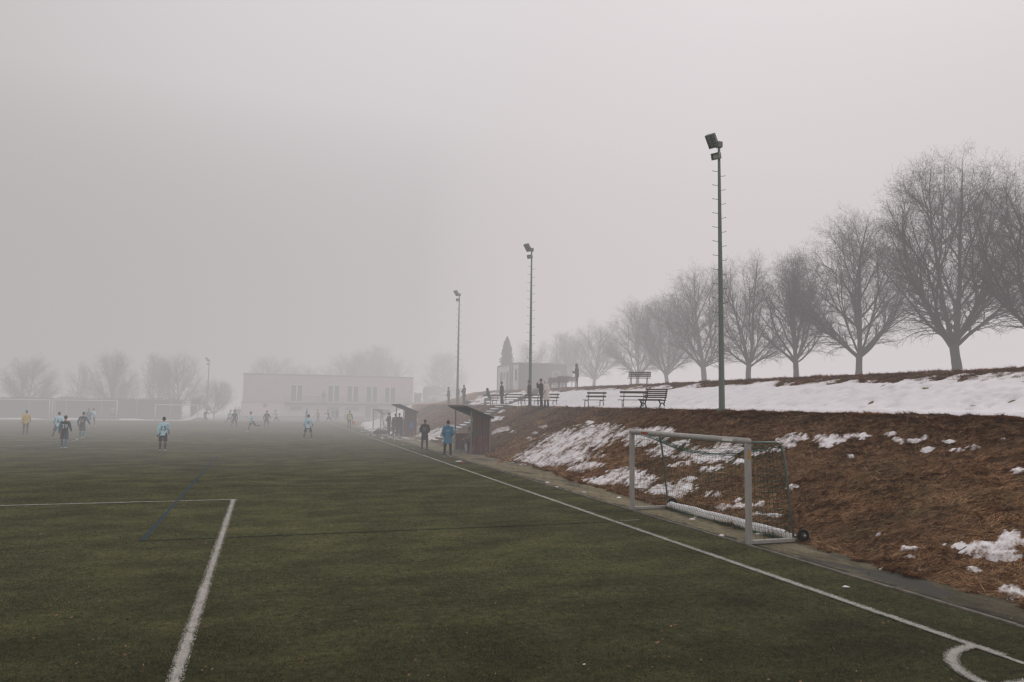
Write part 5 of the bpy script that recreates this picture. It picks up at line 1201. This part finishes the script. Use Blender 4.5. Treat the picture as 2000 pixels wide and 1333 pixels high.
# staff by the dugouts
on_pitch(829, 878.5, bk(829)+6, 'pockets', 1.70, dict(top=(.018, .019, .018), bulk=1.75, hem=-.36, bottom=(.02, .021, .02), top_name='coat', hood=(.018, .018, .017), hood_up=False, hat=(.022, .024, .022), shoes=(.02, .02, .02), back_bars=[(.34, .22, .035), (.22, .20, .025)]), 'person in long black coat and hat seen from behind', group='team staff by the dugouts')
on_pitch(874, 892.5, bk(874)+5, 'pockets', 1.80, dict(top=(.050, .20, .33), bulk=1.65, hem=-.30, bottom=(.018, .022, .022), top_name='coat', hood=(.050, .20, .35), hood_up=False, hair='dark', shoes=(.32, .31, .22), sole=(.55, .55, .45), back_bars=[(.34, .19, .035)]), 'person in bright blue hooded coat seen from behind', group='team staff by the dugouts')
on_pitch(759, 850, bk(759)-120, 'folded', 1.82, dict(top=(.03, .032, .034), bulk=1.4, bottom=(.03, .03, .032), top_name='jacket'), 'man in dark jacket with folded arms in front of the far dugout', group='team staff by the dugouts')
on_pitch(771.5, 852, bk(771)-10, 'stand', 1.78, dict(top=(.045, .055, .058), bulk=1.7, hem=-.28, bottom=(.03, .03, .032), top_name='coat'), 'substitute in grey-green coat next to the far dugout post', group='team staff by the dugouts')
on_pitch(779, 852.5, bk(779)+15, 'stand', 1.82, dict(top=(.030, .028, .026), bulk=1.7, hem=-.3, bottom=(.025, .025, .028), top_name='coat'), 'person in black coat leaning by the open side of the far dugout', group='team staff by the dugouts', flip=True)
on_pitch(765, 851.5, bk(765)+120, 'crouch', 1.75, dict(top=(.05, .05, .055), bulk=1.3, bottom=(.3, .3, .31), top_name='jacket', hair='brown'), 'crouching figure between the man with folded arms and the dugout', group='team staff by the dugouts')
for k, (dy, c, lb) in enumerate(((.75, (.05, .055, .06), 'seated substitute nearest the blue rucksack'), (1.6, (.03, .03, .035), 'seated substitute in the middle of the far dugout'))):
    person((11.22, 59.0+dy, -.06), -90, 'sit', 1.78, dict(top=c, bulk=1.3, bottom=(.04, .04, .045), top_name='jacket', hair='dark'), lb, 'team staff by the dugouts', dist=60)
person((11.12, 39.65, -.05), -88, 'sit', 1.80, dict(top=(.20, .15, .12), bulk=1.2, bottom=(.10, .022, .020), short=True, socks=(.45, .48, .5), shoes=(.40, .06, .04), top_name='jacket', hair='dark'), 'seated player with white socks and red shoes in the near dugout', 'team staff by the dugouts', dist=40)
# spectators on the terrace and the crest
sp_ = 'spectators on the terrace'
def on_terr(px, x, az, pose, H, outfit, label, **kw):
    p = at_x(px, 790, x); return person((x, p.y, TZ(x, p.y)-.04), az, pose, H, outfit, label, kw.pop('group', sp_), dist=p.length, **kw)
BLK = dict(top=(.022, .023, .024), bulk=1.9, bottom=(.022, .024, .028), top_name='jacket', shoes=(.02, .02, .02))
on_terr(876, 17.6, -60, 'stand', 1.74, dict(BLK, top=(.16, .11, .085), bottom=(.06, .05, .045), hair='dark'), 'spectator in tan jacket standing apart before the hedge')
on_terr(894, 17.5, -70, 'pockets', 1.84, dict(BLK, top=(.045, .055, .058)), 'spectator in grey-green jacket at the foot of the third mast')
on_terr(906, 17.4, -100, 'folded', 1.80, dict(BLK, top=(.085, .065, .052), bulk=1.8, hem=-.25, hood=(.10, .08, .065), hood_up=False), 'spectator in bulky brown coat next to the third mast')
on_terr(980, 16.95, -60, 'stand', 1.80, dict(BLK, bulk=1.55, hem=-.22, hat=(.02, .02, .02)), 'spectator in black coat at the top of the concrete steps')
on_terr(1034, 17.1, -75, 'pockets', 1.74, dict(BLK, top=(.04, .036, .032), hem=-.2, bulk=1.4), 'dark figure standing against the second mast')
on_terr(1057, 17.05, -70, 'camera', 1.80, dict(BLK, top=(.020, .022, .024)), 'person in black jacket lifting a camera to the face')
on_terr(1067, 16.9, -40, 'pockets', 1.68, dict(top=(.66, .60, .58), bulk=2.5, hem=-.45, bottom=(.03, .035, .04), top_name='coat', hood=(.70, .64, .62), hood_up=True, fur=(.5, .47, .44), shoes=(.03, .03, .03)), 'person in long white puffer coat with the hood up')
p = at_x(953, 780, 17.4); bench('wire', 17.75, p.y+.1, rad(-75), 'bench under the seated spectator in grey trousers', 1.4)
person((17.55, p.y, TZ(17.6, p.y)-.04), -78, 'sit', 1.76, dict(top=(.022, .022, .024), bulk=1.5, bottom=(.33, .35, .37), top_name='jacket', hood=(.02, .02, .022), hood_up=True, shoes=(.3, .3, .3)), 'seated spectator in black jacket and pale grey trousers', sp_, dist=62)
p = at_x(1127, 754, 22.6); person((22.6, p.y, TZ(22.6, p.y)-.04), -75, 'phone', 1.78, dict(BLK, top=(.022, .026, .022), bottom=(.022, .03, .04), hood=(.02, .022, .02), hood_up=True), 'hooded person in dark jacket looking at a phone on the crest', sp_, dist=56)

# ------------------------------------------------------------------ fog, sky and light
def fog(x0, x1, y0, y1, dens, col, label):
    b = MB(); b.box((x0, y0, -3), (x1, y1, 44)); mt = bpy.data.materials.new('fog'); mt.use_nodes = True; nt = mt.node_tree; nt.nodes.clear()
    o = N(nt, 'ShaderNodeOutputMaterial'); ab = N(nt, 'ShaderNodeVolumeAbsorption'); em = N(nt, 'ShaderNodeEmission'); ad = N(nt, 'ShaderNodeAddShader')
    ab.inputs['Color'].default_value = (0, 0, 0, 1); ab.inputs['Density'].default_value = dens
    em.inputs['Color'].default_value = (*col, 1); em.inputs['Strength'].default_value = dens
    nt.links.new(ab.outputs[0], ad.inputs[0]); nt.links.new(em.outputs[0], ad.inputs[1]); nt.links.new(ad.outputs[0], o.inputs['Volume'])
    ob = b.build('fog', mt); tag(ob, label, 'fog', kind='stuff'); return ob
cN = (.45, .42, .41)
fog(-260, 19.5, -60, 28, .0014, (.57, .537, .548), 'faintest mist over the near turf and bank')
fog(-260, 19.5, 28.02, 45, .0095, (.53, .508, .510), 'thin mist between the goal and the near dugout')
fog(-260, 19.5, 45.02, 72, .0120, (.52, .497, .498), 'mist over the middle of the pitch')
fog(-260, 19.5, 72.02, 100, .0110, (.485, .462, .458), 'thicker mist before the far goals')
fog(19.52, 320, -60, 45, .0125, (.66, .612, .625), 'pale mist among the closest bare trees')
fog(19.52, 320, 45.02, 100, .022, (.66, .612, .62), 'pale fog hanging among the farther trees')
fo = fog(-260, 320, 100.02, 420, .031, (.5, .5, .5), 'deep fog bank closing off the far end of the ground')
nt = fo.data.materials[0].node_tree; em = [n for n in nt.nodes if n.type == 'EMISSION'][0]
sx = N(nt, 'ShaderNodeSeparateXYZ'); nt.links.new(N(nt, 'ShaderNodeNewGeometry').outputs['Position'], sx.inputs[0])
mr = N(nt, 'ShaderNodeMapRange'); mr.inputs['From Min'].default_value = -90; mr.inputs['From Max'].default_value = 40; nt.links.new(sx.outputs[0], mr.inputs[0])
nt.links.new(ramp(nt, mr.outputs[0], [(0, (.375, .362, .350)), (.4, (.415, .393, .388)), (.7, (.525, .486, .492)), (1, (.635, .583, .595))], 'B_SPLINE'), em.inputs['Color'])

w = bpy.data.worlds.new('World'); sc.world = w; w.use_nodes = True; nt = w.node_tree; nt.nodes.clear()
out = N(nt, 'ShaderNodeOutputWorld'); bg = N(nt, 'ShaderNodeBackground'); sky = N(nt, 'ShaderNodeTexSky'); sky.sky_type = 'NISHITA'; sky.sun_disc = False
SUN_EL, SUN_AZ = rad(38), rad(60)
sky.sun_elevation = SUN_EL; sky.sun_rotation = SUN_AZ; sky.air_density = 2; sky.dust_density = 6
hs = N(nt, 'ShaderNodeHueSaturation'); hs.inputs['Saturation'].default_value = .12; nt.links.new(sky.outputs[0], hs.inputs['Color'])
bg.inputs['Strength'].default_value = .05; nt.links.new(hs.outputs[0], bg.inputs['Color'])
# overcast veil over the clear sky: soft, paler overhead than at the rim
tc = N(nt, 'ShaderNodeTexCoord'); sx = N(nt, 'ShaderNodeSeparateXYZ'); nt.links.new(tc.outputs['Generated'], sx.inputs[0])
vd = N(nt, 'ShaderNodeVectorMath', operation='DOT_PRODUCT'); nt.links.new(tc.outputs['Generated'], vd.inputs[0])
ga_, ge_ = YAW+.02, rad(26); vd.inputs[1].default_value = (math.sin(ga_)*math.cos(ge_), math.cos(ga_)*math.cos(ge_), math.sin(ge_))
cr = ramp(nt, vd.outputs['Value'], [(0.0, (.68, .64, .63)), (.62, (.50, .48, .475)), (.80, (.66, .625, .63)), (.93, (.86, .80, .82)), (1.0, (.93, .87, .895))])
bg2 = N(nt, 'ShaderNodeBackground'); nt.links.new(cr, bg2.inputs['Color']); bg2.inputs['Strength'].default_value = 1.0
mx = N(nt, 'ShaderNodeMixShader'); mx.inputs[0].default_value = .9; nt.links.new(bg.outputs[0], mx.inputs[1]); nt.links.new(bg2.outputs[0], mx.inputs[2]); nt.links.new(mx.outputs[0], out.inputs['Surface'])
sd = bpy.data.lights.new('sun', 'SUN'); sd.energy = 2.5; sd.angle = rad(40); sd.color = (1, .96, .93); so = bpy.data.objects.new('sun', sd); COL.objects.link(so)
dv = Vector((math.sin(SUN_AZ)*math.cos(SUN_EL), math.cos(SUN_AZ)*math.cos(SUN_EL), math.sin(SUN_EL))); so.rotation_euler = dv.to_track_quat('Z', 'Y').to_euler(); so.location = (0, 0, 60)
sc.view_settings.view_transform = 'Standard'; sc.view_settings.look = 'None'; sc.view_settings.exposure = 0; sc.view_settings.gamma = 1
sc.cycles.max_bounces = 4; sc.cycles.diffuse_bounces = 2; sc.cycles.glossy_bounces = 2; sc.cycles.transmission_bounces = 2; sc.cycles.volume_bounces = 0; sc.cycles.transparent_max_bounces = 12
sc.cycles.use_denoising = True
sc.cycles.pixel_filter_type = 'BLACKMAN_HARRIS'; sc.cycles.filter_width = 1.4
